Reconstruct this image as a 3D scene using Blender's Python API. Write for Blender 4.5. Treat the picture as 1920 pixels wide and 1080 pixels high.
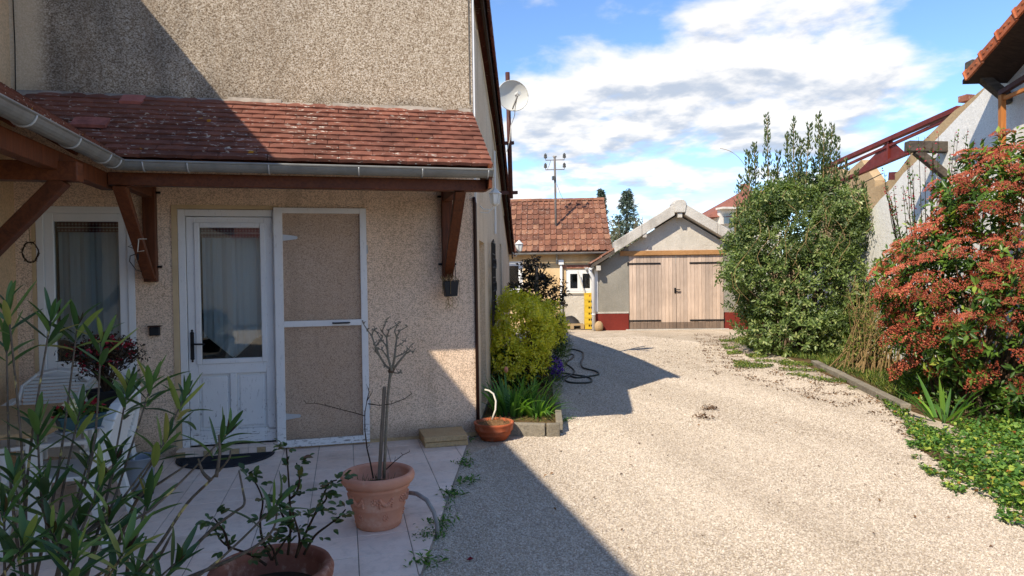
import bpy, math, random
import numpy as np
from mathutils import Vector, Matrix, Quaternion, noise as mnoise

for _o in list(bpy.data.objects): bpy.data.objects.remove(_o)
scene = bpy.context.scene
COL = scene.collection
random.seed(7)
RNG = np.random.default_rng(11)
R_ = math.radians

# ------------------------------------------------------------------ camera
FPX, YAW, PITCH, ROLL, CAMH = 1265.6, .24236, .0196, -.01334, 1.55
_f = Vector((math.sin(YAW)*math.cos(PITCH), math.cos(YAW)*math.cos(PITCH), -math.sin(PITCH)))
_r = Vector((math.cos(YAW), -math.sin(YAW), 0)); _u = _r.cross(_f)
CR = _r*math.cos(ROLL)+_u*math.sin(ROLL); CU = _u*math.cos(ROLL)-_r*math.sin(ROLL); CF = _f
CAM = Vector((0, 0, CAMH))
cam = bpy.data.cameras.new('camera'); camo = bpy.data.objects.new('camera', cam); COL.objects.link(camo)
camo.matrix_world = Matrix(((CR.x, CU.x, -CF.x, 0), (CR.y, CU.y, -CF.y, 0), (CR.z, CU.z, -CF.z, CAMH), (0, 0, 0, 1)))
cam.sensor_width = 36; cam.lens = FPX/1920*36; cam.clip_start = .05; cam.clip_end = 3000
scene.camera = camo

# ------------------------------------------------------------------ sun, sky, exposure
SUN = Vector((.78, .635, -1.0)).normalized()          # direction the light travels
sl = bpy.data.lights.new('sun', 'SUN'); sl.energy = 2.0; sl.angle = R_(.53); sl.color = (1, .89, .74)
so = bpy.data.objects.new('sun', sl); COL.objects.link(so); so.location = (-6, -6, 12)
so.rotation_euler = SUN.to_track_quat('-Z', 'Y').to_euler()
scene.view_settings.view_transform = 'Standard'; scene.view_settings.look = 'None'
scene.view_settings.exposure = 1.72; scene.view_settings.gamma = 1
world = bpy.data.worlds.new('World'); scene.world = world; world.use_nodes = True

def build_world():
    nt = world.node_tree; N = nt.nodes; L = nt.links; N.clear()
    def n(t, **k):
        o = N.new(t)
        for a, b in k.items(): setattr(o, a, b)
        return o
    def mth(op, a, b=None, clamp=False):
        m = n('ShaderNodeMath', operation=op, use_clamp=clamp)
        for i, v in enumerate((a, b)):
            if v is None: continue
            if isinstance(v, (int, float)): m.inputs[i].default_value = v
            else: L.new(v, m.inputs[i])
        return m.outputs[0]
    out = n('ShaderNodeOutputWorld')
    sky = n('ShaderNodeTexSky', sky_type='NISHITA'); sky.sun_disc = False
    sky.sun_elevation = math.asin(-SUN.z); sky.sun_rotation = math.atan2(-SUN.x, -SUN.y)
    sky.air_density = .85; sky.dust_density = 0; sky.ozone_density = 4.0; sky.altitude = 900
    b1 = n('ShaderNodeBackground'); b1.inputs[1].default_value = .084
    hs = n('ShaderNodeHueSaturation'); hs.inputs['Saturation'].default_value = 1.05; L.new(sky.outputs[0], hs.inputs['Color']); L.new(hs.outputs[0], b1.inputs[0])
    tc = n('ShaderNodeTexCoord'); sep = n('ShaderNodeSeparateXYZ'); L.new(tc.outputs['Generated'], sep.inputs[0])
    x, y, z = sep.outputs
    zz = mth('ADD', mth('MAXIMUM', z, 0.0), .16)
    def layer(dz):
        q = mth('ADD', zz, dz); c = n('ShaderNodeCombineXYZ'); L.new(mth('DIVIDE', x, q), c.inputs[0]); L.new(mth('DIVIDE', y, q), c.inputs[1]); return c.outputs[0]
    def noise(vec, scale, detail, rough, loc, dist=0):
        mp = n('ShaderNodeMapping'); mp.inputs['Location'].default_value = loc; L.new(vec, mp.inputs[0])
        t = n('ShaderNodeTexNoise'); t.inputs['Scale'].default_value = scale; t.inputs['Detail'].default_value = detail
        t.inputs['Roughness'].default_value = rough; t.inputs['Distortion'].default_value = dist
        L.new(mp.outputs[0], t.inputs['Vector']); return t.outputs[0]
    # the bank of cumulus over the drive: broad ellipses of sky directions where cloud is likelier
    az = mth('ARCTAN2', x, y); el = mth('ARCSINE', z)
    def blob(a0, e0, ra, re, tilt, de0):
        da = mth('SUBTRACT', az, a0); de = mth('SUBTRACT', mth('SUBTRACT', el, e0-de0), mth('MULTIPLY', da, tilt))
        d = mth('ADD', mth('POWER', mth('DIVIDE', da, ra), 2), mth('POWER', mth('DIVIDE', de, re), 2))
        return mth('SUBTRACT', 1, mth('MINIMUM', d, 1))
    def density(dz, de):
        v = layer(dz)
        big = noise(v, 1.05, 4, .5, (3.1, 1.7, 0), .2); fine = noise(v, 3.3, 9, .56, (9.1, 4.2, 0), .15)
        bank = mth('MAXIMUM', mth('MAXIMUM', blob(.45, .25, .34, .15, .28, de), mth('MULTIPLY', blob(.34, .15, .40, .06, .0, de), .8)), mth('MAXIMUM', mth('MULTIPLY', blob(.64, .20, .26, .10, .1, de), .9), mth('MULTIPLY', blob(.30, .055, .5, .035, .0, de), .6)))
        return mth('ADD', mth('ADD', mth('MULTIPLY', big, .75), mth('MULTIPLY', fine, .62)), mth('MULTIPLY', bank, .26))
    dens = density(0.0, 0.0); above = density(.022, .022)
    cov = n('ShaderNodeMapRange', interpolation_type='SMOOTHSTEP'); L.new(dens, cov.inputs[0])
    cov.inputs[1].default_value = .71; cov.inputs[2].default_value = .89
    # where more cloud lies above, one looks at a grey underside
    lit = n('ShaderNodeMapRange', interpolation_type='SMOOTHSTEP'); L.new(mth('ADD', mth('MULTIPLY', above, .55), mth('MULTIPLY', mth('SUBTRACT', above, dens), 2.2)), lit.inputs[0])
    lit.inputs[1].default_value = .38; lit.inputs[2].default_value = .76
    cc = n('ShaderNodeMix', data_type='RGBA'); L.new(lit.outputs[0], cc.inputs[0])
    cc.inputs[6].default_value = (.90, .87, .83, 1); cc.inputs[7].default_value = (.46, .51, .59, 1)
    b2 = n('ShaderNodeBackground'); L.new(cc.outputs[2], b2.inputs[0]); b2.inputs[1].default_value = .385
    mx = n('ShaderNodeMixShader'); L.new(mth('MULTIPLY', cov.outputs[0], .94), mx.inputs[0])
    L.new(b1.outputs[0], mx.inputs[1]); L.new(b2.outputs[0], mx.inputs[2]); L.new(mx.outputs[0], out.inputs[0])
build_world()

# ------------------------------------------------------------------ pixels to places (on a known plane)
def ray(x, y): return CF+CR*((x-960)/FPX)-CU*((y-540)/FPX)
def PG(x, y, z=0):  d = ray(x, y); return CAM+d*((z-CAMH)/d.z)          # on a level at height z
def PY(x, y, Y=6.43): d = ray(x, y); return CAM+d*(Y/d.y)              # on a plane parallel to the house front
def PX(x, y, X): d = ray(x, y); return CAM+d*(X/d.x)
def PD(x, y, dep): return CAM+ray(x, y)*dep                              # at a given depth
TH = R_(16.5); E1 = Vector((math.cos(TH), -math.sin(TH), 0)); E2 = Vector((math.sin(TH), math.cos(TH), 0))
def W(a, b, z=0): v = E1*a+E2*b; v.z = z; return v                       # drive frame: a across, b along
def AB(p): return p.dot(E1), p.dot(E2), p.z
def PB(x, y, b): d = ray(x, y); return CAM+d*(b/d.dot(E2))
def PA(x, y, a): d = ray(x, y); return CAM+d*(a/d.dot(E1))

# ------------------------------------------------------------------ mesh helpers
WLOC = {}
def wl(o): return WLOC.get(o.name, Vector((0, 0, 0))) if o else Vector((0, 0, 0))
def tag(o, label=None, cat=None, group=None, kind=None):
    if label: o['label'] = label
    if cat: o['category'] = cat
    if group: o['group'] = group
    if kind: o['kind'] = kind
    return o
def thing(name, loc, label, cat, group=None):
    o = bpy.data.objects.new(name, None); COL.objects.link(o); o.location = loc; o.empty_display_size = .1
    WLOC[o.name] = Vector(loc); return tag(o, label, cat, group)
def link_mesh(name, me, parent=None, matrix=None):
    o = bpy.data.objects.new(name, me); COL.objects.link(o)
    M = matrix if matrix is not None else Matrix.Identity(4)
    if parent: o.parent = parent; o.matrix_local = Matrix.Translation(-wl(parent)) @ M
    else: o.matrix_world = M
    WLOC[o.name] = Vector((0, 0, 0)) if matrix is None else M.translation.copy()
    return o
def frame(pos, ydir, zdir, s=1.0):
    y = Vector(ydir).normalized(); z = Vector(zdir); x = y.cross(z)
    if x.length < 1e-5: x = y.orthogonal()
    x.normalize(); z = x.cross(y)
    if isinstance(s, (int, float)): s = (s, s, s)
    return Matrix(((x.x*s[0], y.x*s[1], z.x*s[2], pos[0]), (x.y*s[0], y.y*s[1], z.y*s[2], pos[1]), (x.z*s[0], y.z*s[1], z.z*s[2], pos[2]), (0, 0, 0, 1)))

class MB:
    def __init__(s, T=None): s.v = []; s.f = []; s.T = T
    def add(s, vs, fs):
        k = len(s.v)
        s.v += [tuple(s.T @ Vector(p)) if s.T is not None else tuple(p) for p in vs]
        s.f += [tuple(i+k for i in f) for f in fs]; return s
    BF = [(0, 3, 2, 1), (4, 5, 6, 7), (0, 1, 5, 4), (1, 2, 6, 5), (2, 3, 7, 6), (3, 0, 4, 7)]
    def box(s, c, d, rot=None):
        c = Vector(c); x, y, z = d[0]/2, d[1]/2, d[2]/2
        vs = [Vector(p) for p in ((-x, -y, -z), (x, -y, -z), (x, y, -z), (-x, y, -z), (-x, -y, z), (x, -y, z), (x, y, z), (-x, y, z))]
        if rot is not None: vs = [rot @ p for p in vs]
        return s.add([c+p for p in vs], MB.BF)
    def b2(s, lo, hi): return s.box([(a+b)/2 for a, b in zip(lo, hi)], [abs(b-a) for a, b in zip(lo, hi)])
    def beam(s, p, q, w, h, up=(0, 0, 1)):
        p = Vector(p); q = Vector(q); y = (q-p).normalized(); up = Vector(up); x = y.cross(up)
        if x.length < 1e-4: x = y.orthogonal()
        x.normalize(); z = x.cross(y); x = x*w/2; z = z*h/2
        return s.add([p-x-z, p+x-z, q+x-z, q-x-z, p-x+z, p+x+z, q+x+z, q-x+z], MB.BF)
    def hexa(s, vs): return s.add(vs, MB.BF)
    def prism(s, poly, off):
        n = len(poly); off = Vector(off); a = [Vector(p) for p in poly]
        return s.add(a+[p+off for p in a], [tuple(range(n-1, -1, -1)), tuple(range(n, 2*n))]+[(i, (i+1) % n, n+(i+1) % n, n+i) for i in range(n)])
    def tube(s, pts, r, n=6, cap=True):
        pts = [Vector(p) for p in pts]; m = len(pts)
        rs = r if hasattr(r, '__len__') else [r]*m
        vs = []; fs = []; ref = None
        for i, p in enumerate(pts):
            t = (pts[min(i+1, m-1)]-pts[max(i-1, 0)])
            if t.length < 1e-7: t = Vector((0, 0, 1))
            t.normalize()
            if ref is None: ref = t.orthogonal().normalized()
            ref = (ref-t*ref.dot(t))
            if ref.length < 1e-5: ref = t.orthogonal()
            ref.normalize(); bn = t.cross(ref)
            for k in range(n):
                a = 2*math.pi*k/n; vs.append(p+(ref*math.cos(a)+bn*math.sin(a))*rs[i])
        for i in range(m-1):
            for k in range(n):
                fs.append((i*n+k, i*n+(k+1) % n, (i+1)*n+(k+1) % n, (i+1)*n+k))
        if cap: fs += [tuple(range(n-1, -1, -1)), tuple(range((m-1)*n, m*n))]
        return s.add(vs, fs)
    def lathe(s, prof, c=(0, 0, 0), n=32):
        vs = []; fs = []; c = Vector(c)
        for r, z in prof:
            for k in range(n):
                a = 2*math.pi*k/n; vs.append(c+Vector((r*math.cos(a), r*math.sin(a), z)))
        for i in range(len(prof)-1):
            for k in range(n): fs.append((i*n+k, i*n+(k+1) % n, (i+1)*n+(k+1) % n, (i+1)*n+k))
        return s.add(vs, fs)
    def ball(s, c, r, n=8, m=5, sq=(1, 1, 1)):
        return s.lathe_sq([(math.sin(math.pi*i/m)*r, -math.cos(math.pi*i/m)*r) for i in range(m+1)], c, n, sq)
    def lathe_sq(s, prof, c, n, sq):
        k0 = len(s.v); T = s.T; s.T = None; s.lathe(prof, (0, 0, 0), n); s.T = T
        c = Vector(c)
        for i in range(k0, len(s.v)):
            p = Vector((s.v[i][0]*sq[0], s.v[i][1]*sq[1], s.v[i][2]*sq[2]))+c
            s.v[i] = tuple(T @ p) if T is not None else tuple(p)
        return s
    def mesh(s, name, m=None, smooth=False):
        me = bpy.data.meshes.new(name); me.from_pydata(s.v, [], s.f)
        if m: me.materials.append(m)
        if smooth: me.polygons.foreach_set('use_smooth', [True]*len(me.polygons))
        me.update(); return me
    def build(s, name, m=None, parent=None, smooth=False, bevel=0, label=None):
        o = link_mesh(name, s.mesh(name, m, smooth), parent)
        if bevel:
            md = o.modifiers.new('bevel', 'BEVEL'); md.width = bevel; md.segments = 2; md.limit_method = 'ANGLE'
        if label: o['label'] = label
        return o
def wall_mesh(mb, u0, u1, z0, z1, th, holes, P, top=None):
    """flat wall with rectangular holes; P(u, d, z) maps to space, d = depth into the wall; top(u) gives a sloping top"""
    us = sorted({u0, u1, *[h[0] for h in holes], *[h[1] for h in holes]})
    zs = sorted({z0, z1, *[h[2] for h in holes], *[h[3] for h in holes]})
    zt = lambda u, z: top(u) if (top and z == z1) else z
    for i in range(len(us)-1):
        for j in range(len(zs)-1):
            a, b, c, d = us[i], us[i+1], zs[j], zs[j+1]
            if any(h[0] <= a and b <= h[1] and h[2] <= c and d <= h[3] for h in holes): continue
            mb.add([P(a, 0, zt(a, c)), P(b, 0, zt(b, c)), P(b, 0, zt(b, d)), P(a, 0, zt(a, d))], [(0, 1, 2, 3)])
            mb.add([P(a, th, zt(a, c)), P(b, th, zt(b, c)), P(b, th, zt(b, d)), P(a, th, zt(a, d))], [(3, 2, 1, 0)])
    for h in holes:
        a, b, c, d = h
        for q in (((a, c), (b, c)), ((b, c), (b, d)), ((b, d), (a, d)), ((a, d), (a, c))):
            (p, r), (s_, t) = q
            mb.add([P(p, 0, r), P(s_, 0, t), P(s_, th, t), P(p, th, r)], [(0, 1, 2, 3)])
    for u in (u0, u1): mb.add([P(u, 0, z0), P(u, th, z0), P(u, th, zt(u, z1)), P(u, 0, zt(u, z1))], [(0, 1, 2, 3)])
    mb.add([P(u0, 0, zt(u0, z1)), P(u1, 0, zt(u1, z1)), P(u1, th, zt(u1, z1)), P(u0, th, zt(u0, z1))], [(0, 1, 2, 3)])
    return mb

def leaf_mesh(name, pos, d, nrm, ln, wd, rnd, mat_, fold=.25, droop=.12):
    """many small folded leaves in one mesh; 4 verts, 2 tris each, point attribute rnd"""
    pos = np.asarray(pos, float); d = np.asarray(d, float); nrm = np.asarray(nrm, float)
    d /= np.linalg.norm(d, axis=1, keepdims=True)+1e-9
    s = np.cross(d, nrm); s /= np.linalg.norm(s, axis=1, keepdims=True)+1e-9
    n = np.cross(s, d); ln = np.asarray(ln)[:, None]; wd = np.asarray(wd)[:, None]
    k = len(pos); V = np.empty((k, 4, 3))
    V[:, 0] = pos; V[:, 1] = pos+d*ln*.45+s*wd*.5+n*wd*fold
    V[:, 2] = pos+d*ln-n*ln*droop; V[:, 3] = pos+d*ln*.45-s*wd*.5+n*wd*fold
    me = bpy.data.meshes.new(name); me.vertices.add(4*k); me.vertices.foreach_set('co', V.ravel())
    i = np.arange(k)*4
    T = np.stack([i, i+1, i+2, i, i+2, i+3], 1).ravel()
    me.loops.add(6*k); me.loops.foreach_set('vertex_index', T)
    me.polygons.add(2*k); me.polygons.foreach_set('loop_start', np.arange(2*k)*3); me.polygons.foreach_set('loop_total', np.full(2*k, 3))
    me.update(calc_edges=True)
    at = me.attributes.new('rnd', 'FLOAT', 'POINT'); at.data.foreach_set('value', np.repeat(np.asarray(rnd, float), 4))
    me.materials.append(mat_); return me

def big_leaf(name, m, ratio=.2, curl=.1, n=5, fold=.18, pw=.8):
    """one leaf of length 1 along +Y, face up +Z"""
    mb = MB(); vs = []; fs = []
    for i in range(n+1):
        t = i/n; w = ratio*.5*(math.sin(math.pi*min(1, t*.96+.02))**pw); z = -curl*t*t
        vs += [(-w, t, z+w*fold*2), (0, t, z), (w, t, z+w*fold*2)]
    for i in range(n):
        k = i*3; fs += [(k, k+1, k+4, k+3), (k+1, k+2, k+5, k+4)]
    mb.add(vs, fs); return mb.mesh(name, m, True)
# ------------------------------------------------------------------ materials
MATS = {}
def hexc(h):
    h = h.lstrip('#'); out = []
    for i in (0, 2, 4):
        c = int(h[i:i+2], 16)/255; out.append(c/12.92 if c <= .04045 else ((c+.055)/1.055)**2.4)
    return (*out, 1)
class NT:
    def __init__(s, name):
        s.m = bpy.data.materials.new(name); s.m.use_nodes = True; s.nt = s.m.node_tree; s.N = s.nt.nodes; s.N.clear()
        s.out = s.N.new('ShaderNodeOutputMaterial'); s.b = s.N.new('ShaderNodeBsdfPrincipled'); s.L(s.b.outputs[0], s.out.inputs[0])
        s.b.inputs['Specular IOR Level'].default_value = .3
        s._pos = None; MATS[name] = s.m
    def L(s, a, b): s.nt.links.new(a, b)
    def n(s, t, **k):
        o = s.N.new(t)
        for a, b in k.items(): setattr(o, a, b)
        return o
    def put(s, sock, v):
        if isinstance(v, (int, float, tuple, list)): sock.default_value = v
        else: s.L(v, sock)
    def pos(s):
        if s._pos is None: s._pos = s.n('ShaderNodeNewGeometry').outputs['Position']
        return s._pos
    def objco(s): return s.n('ShaderNodeTexCoord').outputs['Object']
    def map(s, v=None, scale=(1, 1, 1), rot=(0, 0, 0), loc=(0, 0, 0)):
        m = s.n('ShaderNodeMapping'); s.L(v or s.pos(), m.inputs[0]); m.inputs['Scale'].default_value = scale
        m.inputs['Rotation'].default_value = rot; m.inputs['Location'].default_value = loc; return m.outputs[0]
    def noise(s, scale, detail=3, rough=.55, v=None, dist=0, col=False):
        t = s.n('ShaderNodeTexNoise'); s.L(v or s.pos(), t.inputs['Vector']); t.inputs['Scale'].default_value = scale
        t.inputs['Detail'].default_value = detail; t.inputs['Roughness'].default_value = rough; t.inputs['Distortion'].default_value = dist
        return t.outputs[1 if col else 0]
    def vor(s, scale, feature='F1', out=0, v=None, rnd=1):
        t = s.n('ShaderNodeTexVoronoi', feature=feature); s.L(v or s.pos(), t.inputs['Vector']); t.inputs['Scale'].default_value = scale
        t.inputs['Randomness'].default_value = rnd; return t.outputs[out]
    def m_(s, op, a, b=0., clamp=False):
        m = s.n('ShaderNodeMath', operation=op, use_clamp=clamp); s.put(m.inputs[0], a); s.put(m.inputs[1], b); return m.outputs[0]
    def rng(s, v, a, b, c=0, d=1, smooth=False):
        m = s.n('ShaderNodeMapRange', interpolation_type='SMOOTHSTEP' if smooth else 'LINEAR'); s.L(v, m.inputs[0])
        for i, q in enumerate((a, b, c, d)): m.inputs[i+1].default_value = q
        return m.outputs[0]
    def ramp(s, v, stops):
        r = s.n('ShaderNodeValToRGB'); s.L(v, r.inputs[0]); e = r.color_ramp.elements
        while len(e) < len(stops): e.new(.5)
        for q, (p, c) in zip(e, stops): q.position = p; q.color = c
        return r.outputs[0]
    def mix(s, f, a, b, mode='MIX'):
        m = s.n('ShaderNodeMix', data_type='RGBA', blend_type=mode); s.put(m.inputs[0], f); s.put(m.inputs[6], a); s.put(m.inputs[7], b); return m.outputs[2]
    def objrnd(s): return s.n('ShaderNodeObjectInfo').outputs['Random']
    def attr(s, name='rnd'):
        a = s.n('ShaderNodeAttribute'); a.attribute_name = name; return a.outputs['Fac']
    def sep(s, v=None):
        q = s.n('ShaderNodeSeparateXYZ'); s.L(v or s.pos(), q.inputs[0]); return q.outputs
    def col(s, c): s.put(s.b.inputs['Base Color'], c); return s
    def rough(s, r): s.put(s.b.inputs['Roughness'], r); return s
    def spec(s, r): s.b.inputs['Specular IOR Level'].default_value = r; return s
    def bump(s, h, strength=.5, dist=.01, chain=None):
        b = s.n('ShaderNodeBump'); s.L(h, b.inputs['Height']); b.inputs['Strength'].default_value = strength; b.inputs['Distance'].default_value = dist
        if chain is not None: s.L(chain, b.inputs['Normal'])
        s.L(b.outputs[0], s.b.inputs['Normal']); return b.outputs[0]
    def translucent(s, colr, fac):
        t = s.n('ShaderNodeBsdfTranslucent'); s.put(t.inputs[0], colr); mx = s.n('ShaderNodeMixShader'); mx.inputs[0].default_value = fac
        s.L(s.b.outputs[0], mx.inputs[1]); s.L(t.outputs[0], mx.inputs[2]); s.L(mx.outputs[0], s.out.inputs[0])

def simple(name, c, rough=.6, var=.15, vs=6., bump=.15, bs=60., spec=.3, metal=0, ornd=0):
    """plain coat with uneven tone, dirt and fine relief"""
    t = NT(name); c = hexc(c) if isinstance(c, str) else c
    dk = tuple(x*(1-var) for x in c[:3])+(1,); lt = tuple(min(1, x*(1+var)) for x in c[:3])+(1,)
    k = t.ramp(t.noise(vs, 5, .6), [(.3, dk), (.7, lt)])
    if ornd: k = t.mix(1, k, t.ramp(t.objrnd(), [(0, (1-ornd,)*3+(1,)), (1, (1, 1, 1, 1))]), 'MULTIPLY')
    t.col(k).spec(spec); t.rough(t.rng(t.noise(vs*3, 3), .3, .7, max(.05, rough-.1), min(1, rough+.1)))
    t.b.inputs['Metallic'].default_value = metal
    if bump: t.bump(t.noise(bs, 4, .6), bump, .004)
    return t.m
def leafmat(name, stops, rough=.45, tr=.3, trc=None, spec=.35, attr=True):
    t = NT(name); r = t.attr() if attr else t.objrnd()
    k = t.ramp(r, [(p, hexc(c) if isinstance(c, str) else c) for p, c in stops])
    k = t.mix(.35, k, t.ramp(t.noise(2.2, 3), [(.3, (.55, .6, .5, 1)), (.7, (1.3, 1.25, 1.1, 1))]), 'MULTIPLY')
    t.col(k).rough(rough).spec(spec); t.translucent(t.mix(1, k, trc or (1.5, 1.6, .7, 1), 'MULTIPLY'), tr); return t.m

def mk_stucco():
    t = NT('stucco'); x, y, z = t.sep()
    w = t.map(None, (1, 1, 1.15))
    n1 = t.noise(44, 3, .55, w, .4)
    worm = t.rng(t.m_('ABSOLUTE', t.m_('SUBTRACT', n1, .5)), .0, .055, 0, 1, True)       # 0 in the grooves
    grain = t.noise(150, 3, .6, w)
    base = t.ramp(t.noise(1.1, 4, .6), [(.3, hexc('#eaccac')), (.7, hexc('#f2dac0'))])
    groove = hexc('#80634a')
    low = t.mix(t.m_('MULTIPLY', t.m_('SUBTRACT', 1, worm), .68), base, groove)
    # the wall above the porch roof is weathered: pale grains with grey-brown dirt between them
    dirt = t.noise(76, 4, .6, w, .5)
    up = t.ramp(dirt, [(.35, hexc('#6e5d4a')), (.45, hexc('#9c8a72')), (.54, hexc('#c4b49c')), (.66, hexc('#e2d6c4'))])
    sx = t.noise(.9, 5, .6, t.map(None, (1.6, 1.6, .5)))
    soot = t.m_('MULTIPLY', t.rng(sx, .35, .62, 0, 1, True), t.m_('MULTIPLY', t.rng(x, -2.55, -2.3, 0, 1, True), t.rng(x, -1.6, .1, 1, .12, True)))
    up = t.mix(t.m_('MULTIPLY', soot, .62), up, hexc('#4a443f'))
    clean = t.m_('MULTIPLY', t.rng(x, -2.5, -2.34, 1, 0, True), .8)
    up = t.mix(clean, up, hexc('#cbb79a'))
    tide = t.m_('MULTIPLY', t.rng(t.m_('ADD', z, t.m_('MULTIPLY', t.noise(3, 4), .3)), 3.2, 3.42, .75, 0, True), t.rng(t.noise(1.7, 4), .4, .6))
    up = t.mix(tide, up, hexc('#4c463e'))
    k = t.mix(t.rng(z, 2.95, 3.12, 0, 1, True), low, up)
    strk = t.m_('MULTIPLY', t.rng(t.noise(3.5, 5, .6, t.map(None, (2.2, 2.2, .18))), .52, .68, 0, 1, True), .22)
    k = t.mix(strk, k, hexc('#8f7a62'))
    foot = t.rng(t.m_('ADD', z, t.m_('MULTIPLY', t.noise(5, 4), -.14)), -.04, .16, .55, 0, True)
    k = t.mix(foot, k, hexc('#8a7660'))
    t.col(k).rough(.92).spec(.15)
    t.bump(t.m_('ADD', t.m_('MULTIPLY', worm, .7), t.m_('MULTIPLY', grain, .35)), .55, .006); return t.m
mk_stucco()
def mk_plaster(name, c1, c2, bs=25, bump=.35, stain='#7a6a55', sf=.3):
    t = NT(name); k = t.ramp(t.noise(1.6, 5, .62), [(.3, hexc(c1)), (.7, hexc(c2))])
    k = t.mix(t.m_('MULTIPLY', t.rng(t.noise(.9, 6, .65, t.map(None, (2, 2, .5))), .5, .72, 0, 1, True), sf), k, hexc(stain))
    k = t.mix(t.m_('MULTIPLY', t.rng(t.noise(70, 3), .35, .6, .35, 0), 1), k, hexc(stain))
    t.col(k).rough(.9).spec(.15); t.bump(t.noise(bs, 6, .65), bump, .02); return t.m
mk_plaster('side_plaster', '#cdb89c', '#dccab0', 90, .35)
mk_plaster('wing_plaster', '#d0b088', '#dec29c', 90, .25)
mk_plaster('yellow_plaster', '#c8a878', '#dcc49a', 20, .3, '#9a7a58', .5)
mk_plaster('white_rough', '#bdb5a6', '#d4ccbe', 16, .9, '#8d8678', .35)
mk_plaster('white_wall', '#e2dfd6', '#efece4', 12, .5, '#98907f', .22)
mk_plaster('grey_roughcast', '#8b877c', '#9f9a8e', 110, .7, '#5d594c', .35)
mk_plaster('grey_cement', '#9c9484', '#b2aa98', 9, .8, '#67604f', .45)
mk_plaster('stone_render', '#a98d68', '#c4a880', 14, .8, '#6f5d46', .4)
mk_plaster('oxide_plinth', '#6e2a22', '#7c332a', 30, .4, '#4d2420', .4)
mk_plaster('concrete', '#9b9486', '#b4ada0', 40, .5, '#5f5a50', .4)
mk_plaster('kerb_concrete', '#7c7466', '#98907f', 30, .7, '#4c463a', .6)
mk_plaster('pale_concrete', '#b5aea2', '#d2ccc0', 26, .7, '#5d574e', .5)
mk_plaster('slab_stone', '#b79a70', '#c8ae86', 40, .4, '#7d6a4c', .35)
mk_plaster('far_wall', '#cfc8bc', '#dcd6ca', 10, .2)

def mk_gravel():
    t = NT('gravel'); x, y, z = t.sep()
    c1 = t.vor(115, 'F1', 1); d1 = t.vor(115, 'F1', 0); 
    cs = t.n('ShaderNodeSeparateColor'); t.L(c1, cs.inputs[0])
    st = t.ramp(cs.outputs[0], [(0, hexc('#a3978a')), (.25, hexc('#bbae9d')), (.6, hexc('#c9bdab')), (1, hexc('#d8cdbd'))])
    gap = t.rng(d1, .4, .8, 0, .45, True)
    k = t.mix(gap, st, hexc('#7a6c5a'))
    k = t.mix(1, k, t.ramp(t.noise(.55, 5, .6), [(.3, (.80, .78, .74, 1)), (.7, (1.06, 1.05, 1.03, 1))]), 'MULTIPLY')
    k = t.mix(1, k, t.ramp(t.noise(1.0, 5, .6, t.map(None, (1.1, .16, 1), (0, 0, .29))), [(.35, (.87, .86, .84, 1)), (.6, (1.04, 1.04, 1.03, 1))]), 'MULTIPLY')
    k = t.mix(1, k, t.ramp(t.noise(3.2, 5, .65), [(.32, (.84, .82, .78, 1)), (.6, (1.04, 1.03, 1.02, 1))]), 'MULTIPLY')
    t.col(k).rough(.95).spec(.1); t.bump(d1, -.8, .012); return t.m
mk_gravel()
def mk_pebble():
    t = NT('pebble'); t.col(t.ramp(t.objrnd(), [(0, hexc('#978b7e')), (.25, hexc('#b3a696')), (.6, hexc('#c3b7a6')), (1, hexc('#d5cabb'))])).rough(.9).spec(.15); t.L(t.mix(1, t.b.inputs['Base Color'].links[0].from_socket, t.ramp(t.noise(1.0, 5, .6, t.map(None, (1.1, .16, 1), (0, 0, .29))), [(.35, (.86, .85, .83, 1)), (.6, (1.04, 1.04, 1.03, 1))]), 'MULTIPLY'), t.b.inputs['Base Color'])
mk_pebble()
def mk_soil():
    t = NT('soil'); k = t.ramp(t.noise(7, 6, .65), [(.3, hexc('#4a3b2a')), (.52, hexc('#6e5a40')), (.62, hexc('#77683f')), (.75, hexc('#5c6a34'))])
    t.col(k).rough(.98).spec(.1); t.bump(t.noise(30, 6, .7), 1, .04)
mk_soil()
def mk_floor_tile():
    t = NT('floor_tile')
    vd = t.vor(9, 'DISTANCE_TO_EDGE', 0, t.map(t.noise(6, 2, .5, col=True), (.25, .25, .25)) if 0 else None)
    vein = t.rng(vd, 0, .05, 1, 0, True)
    k = t.ramp(t.noise(4, 5, .6), [(.3, hexc('#e4cebc')), (.7, hexc('#eedccc'))])
    k = t.mix(t.m_('MULTIPLY', vein, .4), k, hexc('#d8cbbd'))
    k = t.mix(t.m_('MULTIPLY', t.rng(t.noise(14, 6, .7), .5, .75), .35), k, hexc('#94806f'))
    k = t.mix(t.m_('MULTIPLY', t.rng(t.noise(1.3, 6, .7), .5, .7, 0, 1, True), .35), k, hexc('#8f7d6e'))
    k = t.mix(1, k, t.ramp(t.objrnd(), [(0, (.92, .91, .90, 1)), (1, (1.04, 1.03, 1.02, 1))]), 'MULTIPLY')
    t.col(k).rough(t.rng(t.noise(6, 4), .3, .7, .38, .6)).spec(.35); t.bump(t.m_('SUBTRACT', t.noise(30, 4), t.m_('MULTIPLY', vein, -.3)), .2, .003)
mk_floor_tile()
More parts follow.
